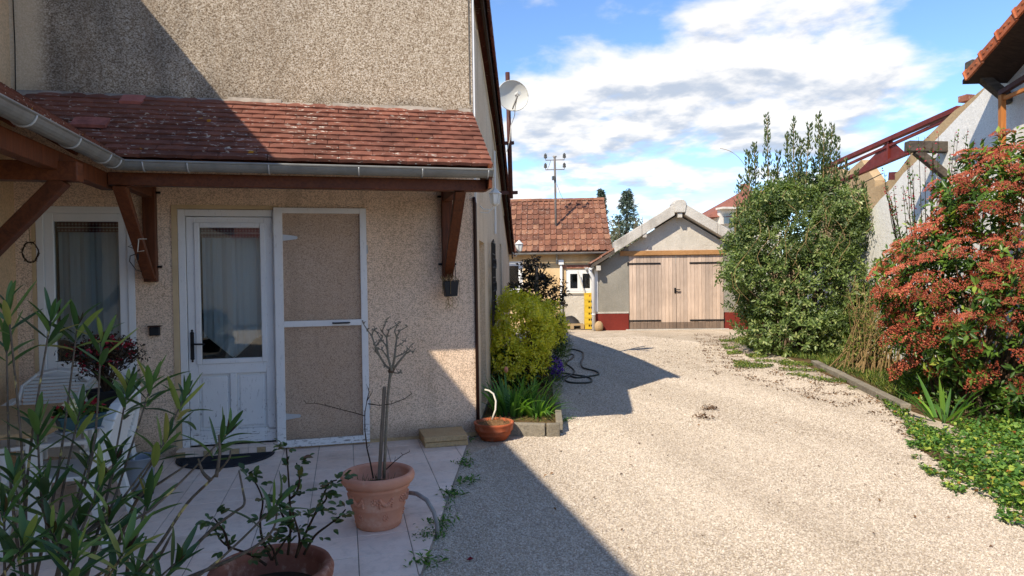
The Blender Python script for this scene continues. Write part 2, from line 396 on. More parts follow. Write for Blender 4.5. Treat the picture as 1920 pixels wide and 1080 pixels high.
def mk_rooftile(name, cols, lich=.0, seed=0.):
    t = NT(name); k = t.ramp(t.objrnd(), [(p, hexc(c)) for p, c in cols])
    k = t.mix(1, k, t.ramp(t.noise(9, 5, .65), [(.3, (.78, .76, .74, 1)), (.65, (1.08, 1.06, 1.05, 1))]), 'MULTIPLY')
    k = t.mix(t.m_('MULTIPLY', t.rng(t.noise(1.5, 6, .7), .52, .68, 0, 1, True), .5), k, hexc('#3a2824'))
    if lich:
        sp = t.m_('MULTIPLY', t.rng(t.noise(24, 3, .6, t.map(None, (.7, 1.7, 1.7))), .62, .655, 0, 1, True), t.rng(t.noise(2.1, 4, .6), .40, .56))
        k = t.mix(t.m_('MULTIPLY', sp, lich), k, hexc('#d6cfbf'))
        k = t.mix(t.rng(t.noise(7, 3, .5, t.map(None, (1, 1.5, 1.5), (0, 0, 0), (4, 2, 7))), .72, .75, 0, .9, True), k, hexc('#c08a2a'))
    t.col(k).rough(.88).spec(.15); t.bump(t.noise(60, 5, .65), .4, .004); return t.m
mk_rooftile('porch_tile', [(0, '#684438'), (.3, '#754c3f'), (.6, '#7e5244'), (.85, '#865848'), (1, '#6e4c40')], .9)
mk_rooftile('shed_tile', [(0, '#6a4a3c'), (.35, '#7e5644'), (.7, '#8b604b'), (1, '#977058')], .6)
mk_rooftile('verge_tile', [(0, '#4d2c26'), (.5, '#5e342c'), (1, '#6c3d32')], .3)
mk_rooftile('orange_tile', [(0, '#9a5638'), (.5, '#aa6140'), (1, '#b66e4a')], .25)
mk_rooftile('far_tile', [(0, '#85564a'), (1, '#8f5d4e')], 0)
mk_rooftile('new_tile', [(0, '#a8695e'), (1, '#ac6c60')], 0)
def mk_wood(name, c1, c2, axis=(30, 30, 2.5), rough=.65, knots=True, ornd=.25):
    t = NT(name); v = t.map(t.objco(), axis)
    g = t.noise(1, 6, .62, v, 1.2); k = t.ramp(g, [(.25, hexc(c1)), (.5, tuple((a+b)/2 for a, b in zip(hexc(c1), hexc(c2)))), (.75, hexc(c2))])
    k = t.mix(1, k, t.ramp(t.noise(1.4, 5, .6), [(.3, (.8, .78, .76, 1)), (.7, (1.08, 1.07, 1.05, 1))]), 'MULTIPLY')
    if ornd: k = t.mix(1, k, t.ramp(t.objrnd(), [(0, (1-ornd,)*3+(1,)), (1, (1.05, 1.03, 1, 1))]), 'MULTIPLY')
    t.col(k).rough(rough).spec(.25); t.bump(g, .3, .004); return t.m
mk_wood('stained_beam', '#4c2a1a', '#7e482a', (30, 4, 30), .5)
mk_wood('stained_post', '#4c2a1a', '#7e482a', (30, 30, 3), .5)
mk_wood('garage_plank', '#b4a08f', '#d6c2b0', (40, 40, 2.2), .8)
mk_wood('garage_plank_base', '#75665a', '#8f7d6e', (40, 40, 2.2), .85)
mk_wood('lintel_wood', '#a87848', '#c89a68', (3, 30, 30), .75)
mk_wood('grey_wood', '#3e3833', '#6d645a', (6, 20, 20), .9)
mk_wood('stake_wood', '#5a5046', '#8b7f70', (40, 40, 4), .9)
mk_wood('orange_wood', '#a3602e', '#c98648', (30, 30, 4), .7)
mk_wood('dark_soffit', '#2a201b', '#463830', (4, 30, 30), .9)
mk_wood('pallet_wood', '#8f7a5c', '#b39c78', (4, 30, 30), .85)
def mk_white_paint():
    t = NT('white_paint'); k = t.ramp(t.noise(3, 4), [(.3, hexc('#d8d7d3')), (.7, hexc('#e4e3df'))])
    x, y, z = t.sep()
    ch = t.m_('MULTIPLY', t.rng(t.noise(60, 4, .65, t.map(None, (1, 1, .35))), .60, .66, 0, 1, True), t.rng(z, .1, .8, 1, .25, True))
    hz = t.m_('MULTIPLY', t.rng(t.noise(45, 4, .65, t.map(None, (.25, 1, 1.6))), .57, .62, 0, 1, True), t.rng(z, .16, .24, 1, 0, True))
    k = t.mix(t.m_('MULTIPLY', t.m_('MAXIMUM', ch, hz), .8), k, hexc('#6f665c'))
    t.col(k).rough(.45).spec(.4); t.bump(t.noise(70, 4), .15, .003)
mk_white_paint()
simple('white_pvc', '#dededa', .4, .06, 3, .05); simple('white_plastic', '#d8d8d2', .45, .08, 4, .05, 40)
simple('cream_trim', '#c6ad86', .7, .1); simple('zinc', '#85857f', .5, .22, 5, .1, 40, .4, .25); simple('zinc_strap', '#b9bcbc', .45, .12, 8, .05, 40, .5, .4)
simple('brown_pipe', '#35211c', .45, .15); simple('rust_paint', '#4c2922', .6, .3, 9, .2); simple('oxide_steel', '#6b261c', .65, .25, 3, .15)
simple('black_iron', '#1d1b1b', .55, .2); simple('black_plastic', '#232527', .5, .2); simple('mat_rubber', '#2c2e33', .85, .25, 12, .6, 120)
simple('grey_plastic', '#8e959b', .5, .12); simple('dish_grey', '#c3c2b8', .5, .08, 3); simple('teal_plastic', '#2e4a4e', .5, .15)
simple('yellow_plastic', '#d8b436', .5, .12, 4, .05, 40, .3, 0, .15); simple('hose_green', '#3c4038', .55, .2); simple('white_hose', '#cfcabb', .5, .12)
simple('conduit_grey', '#8d8a84', .6, .2, 20, .5, 160); simple('mortar', '#90867a', .95, .35, 8, .9, 30); simple('lead_seam', '#6b645a', .9, .3, 6, .6, 30)
simple('dark_inside', '#14130f', .9, .2); simple('ceramic', '#51504c', .3, .2); simple('lamp_white', '#cfcfc8', .4, .1); simple('porcelain', '#bcb8ae', .5, .1)
simple('steel_pole', '#66605a', .6, .2); simple('tarpaulin', '#2e2c2c', .6, .3, 5, .4, 20)
def mk_terracotta(name, c1, c2, bloom=.4):
    t = NT(name); k = t.ramp(t.noise(5, 5, .6), [(.3, hexc(c1)), (.7, hexc(c2))])
    k = t.mix(t.m_('MULTIPLY', t.rng(t.noise(11, 6, .7), .5, .7, 0, 1, True), bloom), k, hexc('#d9b8a0'))
    t.col(k).rough(.82).spec(.2); t.bump(t.noise(70, 5), .25, .003)
mk_terracotta('terracotta', '#c4866a', '#d4987a'); mk_terracotta('terracotta_bowl', '#9a4e30', '#ad5c3a', .2); mk_terracotta('terracotta_old', '#7a4a3a', '#93604c', .45)
def mk_glass():
    t = NT('pane_glass'); gl = t.n('ShaderNodeBsdfGlossy'); gl.inputs['Roughness'].default_value = .02; gl.inputs[0].default_value = (.9, .92, .95, 1)
    tr = t.n('ShaderNodeBsdfTransparent'); tr.inputs[0].default_value = (.82, .86, .86, 1); fr = t.n('ShaderNodeFresnel'); fr.inputs[0].default_value = 1.6
    mx = t.n('ShaderNodeMixShader'); t.L(t.m_('ADD', t.m_('MULTIPLY', fr.outputs[0], 1.0), .03), mx.inputs[0]); t.L(tr.outputs[0], mx.inputs[1]); t.L(gl.outputs[0], mx.inputs[2]); t.L(mx.outputs[0], t.out.inputs[0])
mk_glass()
def mk_veil(name, c, op):
    t = NT(name); t.col(hexc(c)).rough(.9); tr = t.n('ShaderNodeBsdfTransparent'); mx = t.n('ShaderNodeMixShader'); mx.inputs[0].default_value = op
    t.L(tr.outputs[0], mx.inputs[1]); t.L(t.b.outputs[0], mx.inputs[2]); t.L(mx.outputs[0], t.out.inputs[0])
mk_veil('fly_screen', '#b8a08a', .22); mk_veil('lace', '#e2e6e6', .92)
def mk_gingham():
    t = NT('gingham'); x, y, z = t.sep(); q = t.m_('ADD', t.m_('GREATER_THAN', t.m_('FRACT', t.m_('MULTIPLY', x, 38)), .5), t.m_('GREATER_THAN', t.m_('FRACT', t.m_('MULTIPLY', z, 38)), .5))
    t.col(t.ramp(t.m_('DIVIDE', q, 2), [(0, hexc('#a09a98')), (.5, hexc('#7c5058')), (1, hexc('#57242e'))])).rough(.9)
mk_gingham()
def mk_lampglass():
    t = NT('lamp_glass'); t.col(hexc('#d9dedc')).rough(.15); t.spec(.5)
mk_lampglass()
def mk_bark(name, c1, c2, lich=None):
    t = NT(name); k = t.ramp(t.noise(40, 5, .65), [(.3, hexc(c1)), (.7, hexc(c2))])
    if lich: k = t.mix(t.m_('MULTIPLY', t.rng(t.noise(22, 3), .60, .66, 0, 1, True), .85), k, hexc(lich))
    t.col(k).rough(.9).spec(.15); t.bump(t.noise(90, 4), .5, .004)
mk_bark('bark', '#4b3d30', '#6d5c4a'); mk_bark('oleander_bark', '#4a4034', '#75695a', '#c0b070'); mk_bark('twig_brown', '#6e5639', '#a18a5f'); mk_bark('rose_twig', '#2e241d', '#4a3b2c'); mk_bark('grey_twig', '#6d6558', '#8f8672')
leafmat('oleander_leaf', [(0, '#334b2c'), (.45, '#4a6a3c'), (.8, '#678546'), (.94, '#8a9850'), (1, '#a39a5a')], .4, .25, attr=False)
leafmat('oleander_bud', [(0, '#3a2a1f'), (.6, '#5a3c2c'), (1, '#54501f')], .6, .2, attr=False)
leafmat('rose_leaf', [(0, '#324628'), (.6, '#4a663c'), (.85, '#5e6c38'), (1, '#6b4632')], .4, .25, attr=False)
leafmat('eleagnus_leaf', [(0, '#3c4c2e'), (.35, '#5c7040'), (.7, '#7e9052'), (.9, '#a0a66c'), (1, '#babb90')], .38, .3)
leafmat('eleagnus_shoot', [(0, '#36472f'), (.5, '#55673f'), (1, '#8a9260')], .5, .3)
leafmat('photinia_leaf', [(0, '#2c4220'), (.45, '#4a682c'), (.8, '#728f3c'), (.93, '#9aa848'), (.97, '#a3482c'), (1, '#b0382a')], .35, .3)
leafmat('photinia_flower', [(0, '#8c3c34'), (.4, '#b2543f'), (.75, '#c56c50'), (1, '#d28a68')], .8, .15, (1.2, .8, .6, 1))
leafmat('euonymus_leaf', [(0, '#7c8a26'), (.2, '#b4b632'), (.5, '#d8d03c'), (.8, '#e6dc50'), (1, '#ece488')], .4, .3)
leafmat('euonymus_dark', [(0, '#1e3016'), (.6, '#33501f'), (1, '#5a7026')], .4, .25)
leafmat('dark_rose_leaf', [(0, '#221c18'), (.5, '#33291f'), (1, '#3c3f26')], .5, .2)
leafmat('lavender_leaf', [(0, '#4c5648'), (.6, '#6a7564'), (1, '#858c78')], .7, .15)
leafmat('purple_flower', [(0, '#4e2690'), (.6, '#7038b4'), (1, '#9060cc')], .7, .2, (1.1, .8, 1.4, 1))
leafmat('iris_leaf', [(0, '#44683a'), (.6, '#64903f'), (1, '#8ab04c')], .4, .4, attr=False)
leafmat('grass', [(0, '#3e5426'), (.5, '#5f7834'), (.85, '#86923f'), (1, '#a39a58')], .6, .35)
leafmat('ground_cover', [(0, '#3a5a2c'), (.5, '#567f38'), (.8, '#7d9c44'), (.96, '#a3b04c'), (1, '#a8603a')], .5, .3)
leafmat('dead_leaf', [(0, '#4a3526'), (.5, '#6e5138'), (1, '#8a6a48')], .9, .1, (1, .9, .7, 1))
leafmat('conifer', [(0, '#46554e'), (.6, '#62736a'), (1, '#848f84')], .7, .1)
leafmat('hedge_far', [(0, '#4c5240'), (.6, '#6a6c54'), (1, '#8d8b72')], .8, .15)
leafmat('azalea_leaf', [(0, '#1e2018'), (.6, '#3a2c20'), (1, '#4a3c28')], .5, .2)
leafmat('red_flower', [(0, '#7a1424'), (.6, '#9c1c30'), (1, '#b8384a')], .6, .2, (1.3, .7, .7, 1))
leafmat('pansy_white', [(0, '#d6d2a8'), (1, '#e6e2c8')], .6, .2); leafmat('tulip_pink', [(0, '#d89a84'), (1, '#e0a890')], .6, .3, attr=False)
simple('potting_soil', '#3a2c20', .95, .3, 20, .9, 60); simple('moss_dry', '#7a5c3c', .95, .35, 25, .9, 80)
M = MATS
# ------------------------------------------------------------------ ground, terrace, drive
YW = 6.43; XC = 1.225; XI = -2.65
def edge_x(Y): return 1.155-.272*(YW-Y)         # right edge of the terrace
g = MB(); g.add([(-260, -160, -.02), (320, -160, -.02), (320, 420, -.02), (-260, 420, -.02)], [(0, 1, 2, 3)])
tag(g.build('gravel_ground', M['gravel']), kind='structure')
t0 = MB(); t0.prism([(XI, .6, -.12), (edge_x(.6), .6, -.12), (edge_x(YW), YW, -.12), (XI, YW, -.12)], (0, 0, .115))
terrace = tag(t0.build('terrace', M['mortar']), kind='structure')
def clip(poly, f):
    out = []
    for i in range(len(poly)):
        p, q = poly[i], poly[(i+1) % len(poly)]; a, b = f(p), f(q)
        if a >= 0: out.append(p)
        if a*b < 0: s = a/(a-b); out.append((p[0]+(q[0]-p[0])*s, p[1]+(q[1]-p[1])*s))
    return out
def tile_mesh(poly, z0, z1):
    b = MB(); c = (sum(p[0] for p in poly)/len(poly), sum(p[1] for p in poly)/len(poly)); n = len(poly)
    lo = [(x, y, z0) for x, y in poly]; hi = [(x, y, z1-.002) for x, y in poly]; tp = [(c[0]+(x-c[0])*.985, c[1]+(y-c[1])*.985, z1) for x, y in poly]
    b.add(lo+hi+tp, [tuple(range(2*n, 3*n))]+[(i, (i+1) % n, n+(i+1) % n, n+i) for i in range(n)]+[(n+i, n+(i+1) % n, 2*n+(i+1) % n, 2*n+i) for i in range(n)])
    return b
full = tile_mesh([(-.1475, -.1475), (.1475, -.1475), (.1475, .1475), (-.1475, .1475)], -.012, 0).mesh('tile', M['floor_tile'])
for i in range(-9, 5):
    for j in range(-8, 9):
        x0 = .0475+.3*i; y0 = 4.1125+.3*j; x1 = x0+.295; y1 = y0+.295
        if y1 < 1.6: continue
        poly = [(x0, y0), (x1, y0), (x1, y1), (x0, y1)]
        cp = clip(poly, lambda p: edge_x(p[1])-.006-p[0]); cp = clip(cp, lambda p: YW-.004-p[1]) if cp else cp; cp = clip(cp, lambda p: p[0]-XI-.004) if cp else cp
        if len(cp) < 3: continue
        if len(cp) == 4 and cp == poly:
            o = link_mesh('tile', full, terrace, Matrix.Translation(((x0+x1)/2, (y0+y1)/2, random.uniform(-.0012, .0008))))
        else:
            area = abs(sum(cp[k][0]*cp[(k+1) % len(cp)][1]-cp[(k+1) % len(cp)][0]*cp[k][1] for k in range(len(cp))))/2
            if area > .002: tile_mesh(cp, -.012, random.uniform(-.001, .0005)).build('tile', M['floor_tile'], terrace)

# loose gravel stones lying on the drive near the camera
def pebbles(name, poly, dens, size, label):
    b = MB(); b.add([(x, y, -.019) for x, y in poly], [tuple(range(len(poly)))]); o = b.build(name, M['pebble'])
    ng = bpy.data.node_groups.new('stones', 'GeometryNodeTree')
    ng.interface.new_socket('Geometry', in_out='INPUT', socket_type='NodeSocketGeometry'); ng.interface.new_socket('Geometry', in_out='OUTPUT', socket_type='NodeSocketGeometry')
    N = ng.nodes; L = ng.links; gi = N.new('NodeGroupInput'); go = N.new('NodeGroupOutput')
    dp = N.new('GeometryNodeDistributePointsOnFaces'); dp.inputs['Density'].default_value = dens
    ico = N.new('GeometryNodeMeshIcoSphere'); ico.inputs['Radius'].default_value = size; ico.inputs['Subdivisions'].default_value = 1
    ins = N.new('GeometryNodeInstanceOnPoints'); sm = N.new('GeometryNodeSetMaterial'); sm.inputs['Material'].default_value = M['pebble']
    rv = N.new('FunctionNodeRandomValue'); rv.data_type = 'FLOAT_VECTOR'; rv.inputs[0].default_value = (.5, .5, .3); rv.inputs[1].default_value = (1.5, 1.3, .8)
    rr = N.new('FunctionNodeRandomValue'); rr.data_type = 'FLOAT_VECTOR'; rr.inputs[0].default_value = (-.5, -.5, 0); rr.inputs[1].default_value = (.5, .5, 6.28)
    L.new(gi.outputs[0], dp.inputs['Mesh']); L.new(ico.outputs[0], sm.inputs[0]); L.new(dp.outputs['Points'], ins.inputs['Points']); L.new(sm.outputs[0], ins.inputs['Instance'])
    L.new(rv.outputs[0], ins.inputs['Scale']); L.new(rr.outputs[0], ins.inputs['Rotation']); L.new(ins.outputs[0], go.inputs[0])
    md = o.modifiers.new('stones', 'NODES'); md.node_group = ng
    return tag(o, label, 'gravel', kind='stuff')
pebbles('gravel_stones', [(edge_x(2.4)+.01, 2.4), (3.2, 2.2), (4.4, 3.6), (5.0, 4.9), (3.6, 6.0), (1.25, 6.0), (edge_x(5.8)+.01, 5.8)], 8500, .0065, 'loose pale gravel stones on the near part of the drive')
pebbles('gravel_stones', [(3.2, 9.8), (6.9, 9.2), (8.0, 12.0), (7.2, 15.5), (5.3, 15.5)], 2200, .009, 'loose pale gravel stones on the far part of the drive')
pebbles('gravel_stones', [(1.30, 6.0), (3.6, 6.0), (5.0, 4.9), (6.3, 7.0), (6.9, 9.2), (3.2, 9.8), (2.2, 6.6), (1.5, 6.2)], 5200, .0075, 'loose pale gravel stones on the middle of the drive')

# planted strip along the right side, and the bed along the house
soil = MB()
sp = [W(4.12, 5.0), W(4.05, 8.0), W(4.36, 11.6), W(4.5, 14.2), W(4.9, 16.4), W(5.4, 18.4), W(6.0, 18.4), W(6.0, 4.0), W(4.6, 3.0), W(3.1, 4.4), W(3.25, 6.0)]
soil.prism([(p.x, p.y, -.06) for p in sp], (0, 0, .052)); tag(soil.build('garden_soil', M['soil']), kind='structure')
SD = Vector((.278, 1, 0)).normalized(); SN = Vector((SD.y, -SD.x, 0))     # along / outward of the house's side wall
def SW(s, d, z=0): v = Vector((XC, YW, 0))+SD*s+SN*d; v.z = z; return v
bed = MB(); bp = [SW(.12, .02), SW(.04, .78), SW(9.2, .86), SW(9.2, .02)]
bed.prism([(p.x, p.y, -.06) for p in bp], (0, 0, .11)); tag(bed.build('flower_bed_soil', M['soil']), kind='structure')

# ------------------------------------------------------------------ the house
house = thing('house', (XC-1.5, YW, 0), 'roughcast house with tiled porch roof, white glazed door and satellite mast', 'house')
ZF = lambda Y: float(np.interp(Y, [6.43, 7.17, 8.65, 10.86, 13.2, 16.1], [4.50, 4.36, 4.10, 3.60, 2.94, 2.14]))
DH = (-1.42, -.56, .0, 2.165); WH = (-2.50, -1.757, .74, 2.178)
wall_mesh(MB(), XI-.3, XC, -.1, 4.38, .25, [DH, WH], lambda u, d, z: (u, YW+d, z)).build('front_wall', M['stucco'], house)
LS = 9.95
side_holes = [(.55, 1.35, .05, 1.92), (5.2, 5.9, .8, 2.1)]
def side_top(s): return ZF(YW+s*SD.y)-.12
b = MB(); ss = sorted({0.004, .55, 1.35, 2.4, 4.1, 5.2, 5.9, 7.2, 8.4, LS})
for i in range(len(ss)-1):
    a, c = ss[i], ss[i+1]
    hs = [h for h in side_holes if h[0] <= a and c <= h[1]]
    spans = [(-.1, None)] if not hs else [(-.1, hs[0][2]), (hs[0][3], None)]
    for z0, z1 in spans:
        za, zc = (side_top(a), side_top(c)) if z1 is None else (z1, z1)
        b.hexa([SW(a, 0, z0), SW(c, 0, z0), SW(c, -.25, z0), SW(a, -.25, z0), SW(a, 0, za), SW(c, 0, zc), SW(c, -.25, zc), SW(a, -.25, za)])
sw = b.build('side_wall', M['side_plaster'], house)
for h in side_holes: b = MB(); b.hexa([SW(h[0]-.02, -.16, h[2]), SW(h[1]+.02, -.16, h[2]), SW(h[1]+.02, -.2, h[2]), SW(h[0]-.02, -.2, h[2]), SW(h[0]-.02, -.16, h[3]), SW(h[1]+.02, -.16, h[3]), SW(h[1]+.02, -.2, h[3]), SW(h[0]-.02, -.2, h[3])]); b.build('side_shutter', M['cream_trim'], house)
# window grille on the side wall
gr = MB()
for k in range(7): gr.tube([SW(1.95+k*.13, .05, .9), SW(1.95+k*.13, .05, 2.02-.02*abs(k-3))], .008, 5)
for k in range(8): gr.tube([SW(1.95, .055, .92+k*.15), SW(2.73, .055, .92+k*.15)], .008, 5)
for k in range(6):
    c = SW(2.0+k*.13+.02, .065, 1.2); 
    for zz in (1.1, 1.4, 1.7): gr.tube([SW(2.0+k*.13+.06*math.cos(a), .065, zz+.06*math.sin(a)) for a in np.linspace(0, 6.283, 9)], .006, 4)
gr.b2((0, 0, 0), (0.001, .001, .001)); gr.v = gr.v[:-8]; gr.f = gr.f[:-6]
gr.build('window_grille', M['black_iron'], house)
# far and back walls so the house is closed
b = MB(); p1 = SW(LS, 0, 0); b.b2((XI-.3, p1.y-.25, -.1), (p1.x-.05, p1.y, side_top(LS))); b.prism([(XI-.3, y_, z_) for y_, z_ in [(YW+.26, -.1), (p1.y-.26, -.1)]+[(yy, ZF(yy)-.13) for yy in (p1.y-.26, 13.2, 10.86, 8.65, 7.17, YW+.26)]], (.25, 0, 0)); b.build('back_wall', M['side_plaster'], house)
b = MB(); b.b2((XI, YW+.85, 0), (XC-.3, YW+.9, 2.6)); b.b2((XI, YW+.26, 2.5), (XC-.3, YW+.84, 2.55)); b.build('room_wall', M['dark_inside'], house)
# roof sloping away to the back, with its tiled verge along the side wall
rf = MB(); ys = [YW-.02, 7.17, 8.65, 10.86, 13.2, 16.05]
for i in range(len(ys)-1):
    y0, y1 = ys[i], ys[i+1]
    xa, xb = XC+.278*(y0-YW)+.06, XC+.278*(y1-YW)+.06
    for dz0, dz1 in ((-.11, -.055),):
        rf.hexa([(XI-.35, y0, ZF(y0)+dz0), (xa, y0, ZF(y0)+dz0), (xb, y1, ZF(y1)+dz0), (XI-.35, y1, ZF(y1)+dz0), (XI-.35, y0, ZF(y0)+dz1), (xa, y0, ZF(y0)+dz1), (xb, y1, ZF(y1)+dz1), (XI-.35, y1, ZF(y1)+dz1)])
roof = rf.build('roof', M['verge_tile'], house)
vt = MB(); vt.box((0, 0, 0), (.30, .34, .022)); vt.box((.14, 0, -.06), (.025, .33, .10)); vtm = vt.mesh('verge_tile', M['verge_tile'])
k = 0; Y = YW+.1
while Y < 16.0:
    sl_ = Vector((.278, 1, (ZF(Y+.12)-ZF(Y-.12))/.24)).normalized()
    p = Vector((XC+.278*(Y-YW)+.0, Y, ZF(Y)-.03)); nn = SN.cross(sl_)
    T = frame(p, sl_, nn) @ Matrix.Rotation(R_(3), 4, 'X'); link_mesh('verge_tile', vtm, roof, T); Y += .255
b = MB()
for i in range(len(ys)-1):
    y0, y1 = ys[i], ys[i+1]; b.beam((XC+.278*(y0-YW)+.09, y0, ZF(y0)-.15), (XC+.278*(y1-YW)+.09, y1, ZF(y1)-.15), .03, .13)
b.build('barge_board', M['dark_soffit'], house)
# corner trims
b = MB(); b.beam(SW(.035, .008, 0.02), SW(.035, .008, 4.3), .05, .02, SN); b.build('corner_bead', M['white_pvc'], house)
b = MB(); b.tube([(XC+.004, YW-.012, .03), (XC+.004, YW-.012, 2.24), (XC-.01, YW-.03, 2.3)], .017, 8); b.build('drain_pipe', M['brown_pipe'], house, True)
b = MB(); b.tube([(XC-.03, YW-.004, 3.2), (XC-.03, YW-.004, 4.3)], .006, 6); b.build('cable', M['lead_seam'], house)
b = MB(); pts = [SW(.4, .02, 4.05)]+[SW(.4+.9*i, .02+.004*(i % 2), ZF(YW+(.4+.9*i)*SD.y)-.30-.05*math.sin(i*1.3)) for i in range(1, 8)]
b.tube(pts, .006, 5); b.build('aerial_cable', M['white_hose'], house)
b = MB(); b.tube([SW(3.3, .03, 3.35), SW(3.3, .03, 2.15)], .016, 7); b.build('wall_conduit', M['white_pvc'], house)

# wing on the left
wing = thing('house_wing', (XI-1.5, 3, 0), 'plastered house wing at the left edge with its own lean-to canopy', 'house')
b = MB(); b.b2((XI-.25, -4.5, -.1), (XI, YW+.0, 4.86)); b.build('wall', M['wing_plaster'], wing)
b = MB(); b.b2((XI-5, -4.5, -.1), (XI-.26, -4.25, 4.8)); b.b2((XI-5.2, -4.5, -.1), (XI-5, YW, 4.8)); b.build('back_wall', M['wing_plaster'], wing)
b = MB(); b.hexa([(-2.40, -4.8, 4.80), (-5.2, -4.8, 6.4), (-5.2, 7.4, 6.4), (-2.40, 7.4, 4.80), (-2.40, -4.8, 4.90), (-5.2, -4.8, 6.5), (-5.2, 7.4, 6.5), (-2.40, 7.4, 4.90)])
b.hexa([(-5.21, -4.8, 6.4), (-8.0, -4.8, 4.8), (-8.0, 7.4, 4.8), (-5.21, 7.4, 6.4), (-5.21, -4.8, 6.5), (-8.0, -4.8, 4.9), (-8.0, 7.4, 4.9), (-5.21, 7.4, 6.5)])
b.build('roof', M['verge_tile'], wing)
b = MB(); b.tube([(XI+.035, YW-.006, 3.1), (XI+.04, YW-.006, 3.5), (XI+.03, YW-.006, 4.3)], .004, 4); b.build('wall_crack', M['dark_inside'], wing)

# porch roofs: plain clay tiles on boards
YE, ZE, ZT = 5.53, 2.44, 3.10; XE = -1.63
SLEN = math.hypot(YW-YE, ZT-ZE); NR = 12; EXP = SLEN/NR*.985; TW = .178
tm = MB()
for i in range(5):
    u0 = -TW/2+.0015+(TW-.003)*i/4; 
vs = []; n_ = 4
for zt in (0, 1):
    for j in (0, 1):
        for i in range(n_+1):
            q = i/n_*2-1; vs.append(((TW/2-.0015)*q, .17*j, .026*zt+.004*(1-q*q)))
fs = []; s_ = n_+1
for i in range(n_):
    fs += [(2*s_+i, 2*s_+i+1, 3*s_+i+1, 3*s_+i), (i+1, i, s_+i, s_+i+1), (i, i+1, 2*s_+i+1, 2*s_+i), (s_+i+1, s_+i, 3*s_+i, 3*s_+i+1)]
fs += [(0, 2*s_, 3*s_, s_), (n_, s_+n_, 3*s_+n_, 2*s_+n_)]
tm.add(vs, fs); PT = tm.mesh('roof_tile', M['porch_tile']); tm2 = MB(); tm2.add(vs, fs); PTN = tm2.mesh('roof_tile', M['new_tile'])
def valley(s): q = s/SLEN; return XE+(XI-XE)*q, YE+(YW-YE)*q
up1 = Vector((0, YW-YE, ZT-ZE)).normalized(); nm1 = Vector((0, -(ZT-ZE), YW-YE)).normalized()
b = MB(); o_ = nm1*-.012; h_ = nm1*-.03
P4 = [Vector((XE, YE, ZE)), Vector((1.19, YE, ZE)), Vector((1.19, YW-.003, ZT)), Vector((XI, YW-.003, ZT))]
b.add([p+o_ for p in P4]+[p+o_+h_ for p in P4], [(0, 1, 2, 3), (7, 6, 5, 4), (0, 4, 5, 1), (1, 5, 6, 2), (2, 6, 7, 3), (3, 7, 4, 0)])
porch = b.build('porch_roof', M['stained_beam'], house)
for r in range(NR):
    s = r*EXP; off = (TW/2 if r % 2 else 0); vx, vy = valley(s); x = 1.215-TW/2+off
    while x > vx+.03:
        w = 1.0; xx = x
        if x+TW/2 > 1.222: w = .5; xx = x-TW/4
        hole = (r == 10 and -1.83 < xx < -1.55)
        if not hole:
            jx = random.uniform(-.002, .002); drop = random.uniform(-.002, .002)
            p = Vector((xx+jx, YE, ZE))+up1*(s+drop)+nm1*(.016+random.uniform(0, .002))
            a = frame(p, up1, nm1, (w, 1, 1)) @ Matrix.Rotation(R_(-8.4+random.uniform(-.5, .5)), 4, 'X') @ Matrix.Rotation(R_(random.uniform(-.4, .4)), 4, 'Z')
            o = link_mesh('roof_tile', PT, porch, a)
        x -= TW
for pxl, py_, lab in ((250, 195, 'paler clay tile slipped down one course'), (172, 243, 'loose paler tile lying on the roof')):
    s = (PY(pxl, py_, 6.0).z-ZE)/(ZT-ZE)*SLEN
    for it in range(6):
        Yq = YE+(YW-YE)*s/SLEN; pz = PY(pxl, py_, Yq); s = (pz.z-ZE)/(ZT-ZE)*SLEN
    T = frame(Vector((pz.x, YE, ZE))+up1*(s-.07)+nm1*(.045 if pxl < 200 else .025), up1, nm1, (1.4, 1, 1) if pxl < 200 else 1) @ Matrix.Rotation(R_(-4.5), 4, 'X') @ Matrix.Rotation(R_(1.5), 4, 'Z')
    link_mesh('roof_tile', PTN, porch, T)['label'] = lab
up2 = Vector((XI-XE, 0, ZT-ZE)).normalized(); nm2 = Vector((ZT-ZE, 0, -(XI-XE))).normalized()
S2 = math.hypot(XI-XE, ZT-ZE); EX2 = S2/NR*.985
b = MB(); P4 = [Vector((XE, 1.4, ZE)), Vector((XE, YE, ZE)), Vector((XI+.003, YW-.006, ZT)), Vector((XI+.003, 1.4, ZT))]
o_ = nm2*-.012; h_ = nm2*-.03; b.add([p+o_ for p in P4]+[p+o_+h_ for p in P4], [(0, 1, 2, 3), (7, 6, 5, 4), (0, 4, 5, 1), (1, 5, 6, 2), (2, 6, 7, 3), (3, 7, 4, 0)])
canopy = b.build('canopy_roof', M['stained_beam'], wing)
for r in range(NR):
    s = r*EX2; q = s/S2; vy = YE+(YW-YE)*q; y = vy-.07-(TW/2 if r % 2 else 0)
    while y > 2.2:
        p = Vector((XE, y+random.uniform(-.002, .002), ZE))+up2*(s+random.uniform(-.004, .004))+nm2*(.016+random.uniform(0, .002))
        link_mesh('roof_tile', PT, canopy, frame(p, up2, nm2) @ Matrix.Rotation(R_(-8.4+random.uniform(-.5, .5)), 4, 'X')); y -= TW
# mortar flashing where the porch roof meets the wall
b = MB(); X = XI+.05
while X < 1.19:
    x2 = min(1.2, X+random.uniform(.12, .3)); hh = random.uniform(.03, .06); b.prism([(X, YW-.05, ZT-.03), (X, YW-.035, ZT+.012), (X, YW-.002, ZT+hh), (X, YW-.002, ZT-.03)], (x2-X, 0, 0)); X = x2
b.build('mortar_flashing', M['mortar'], house)
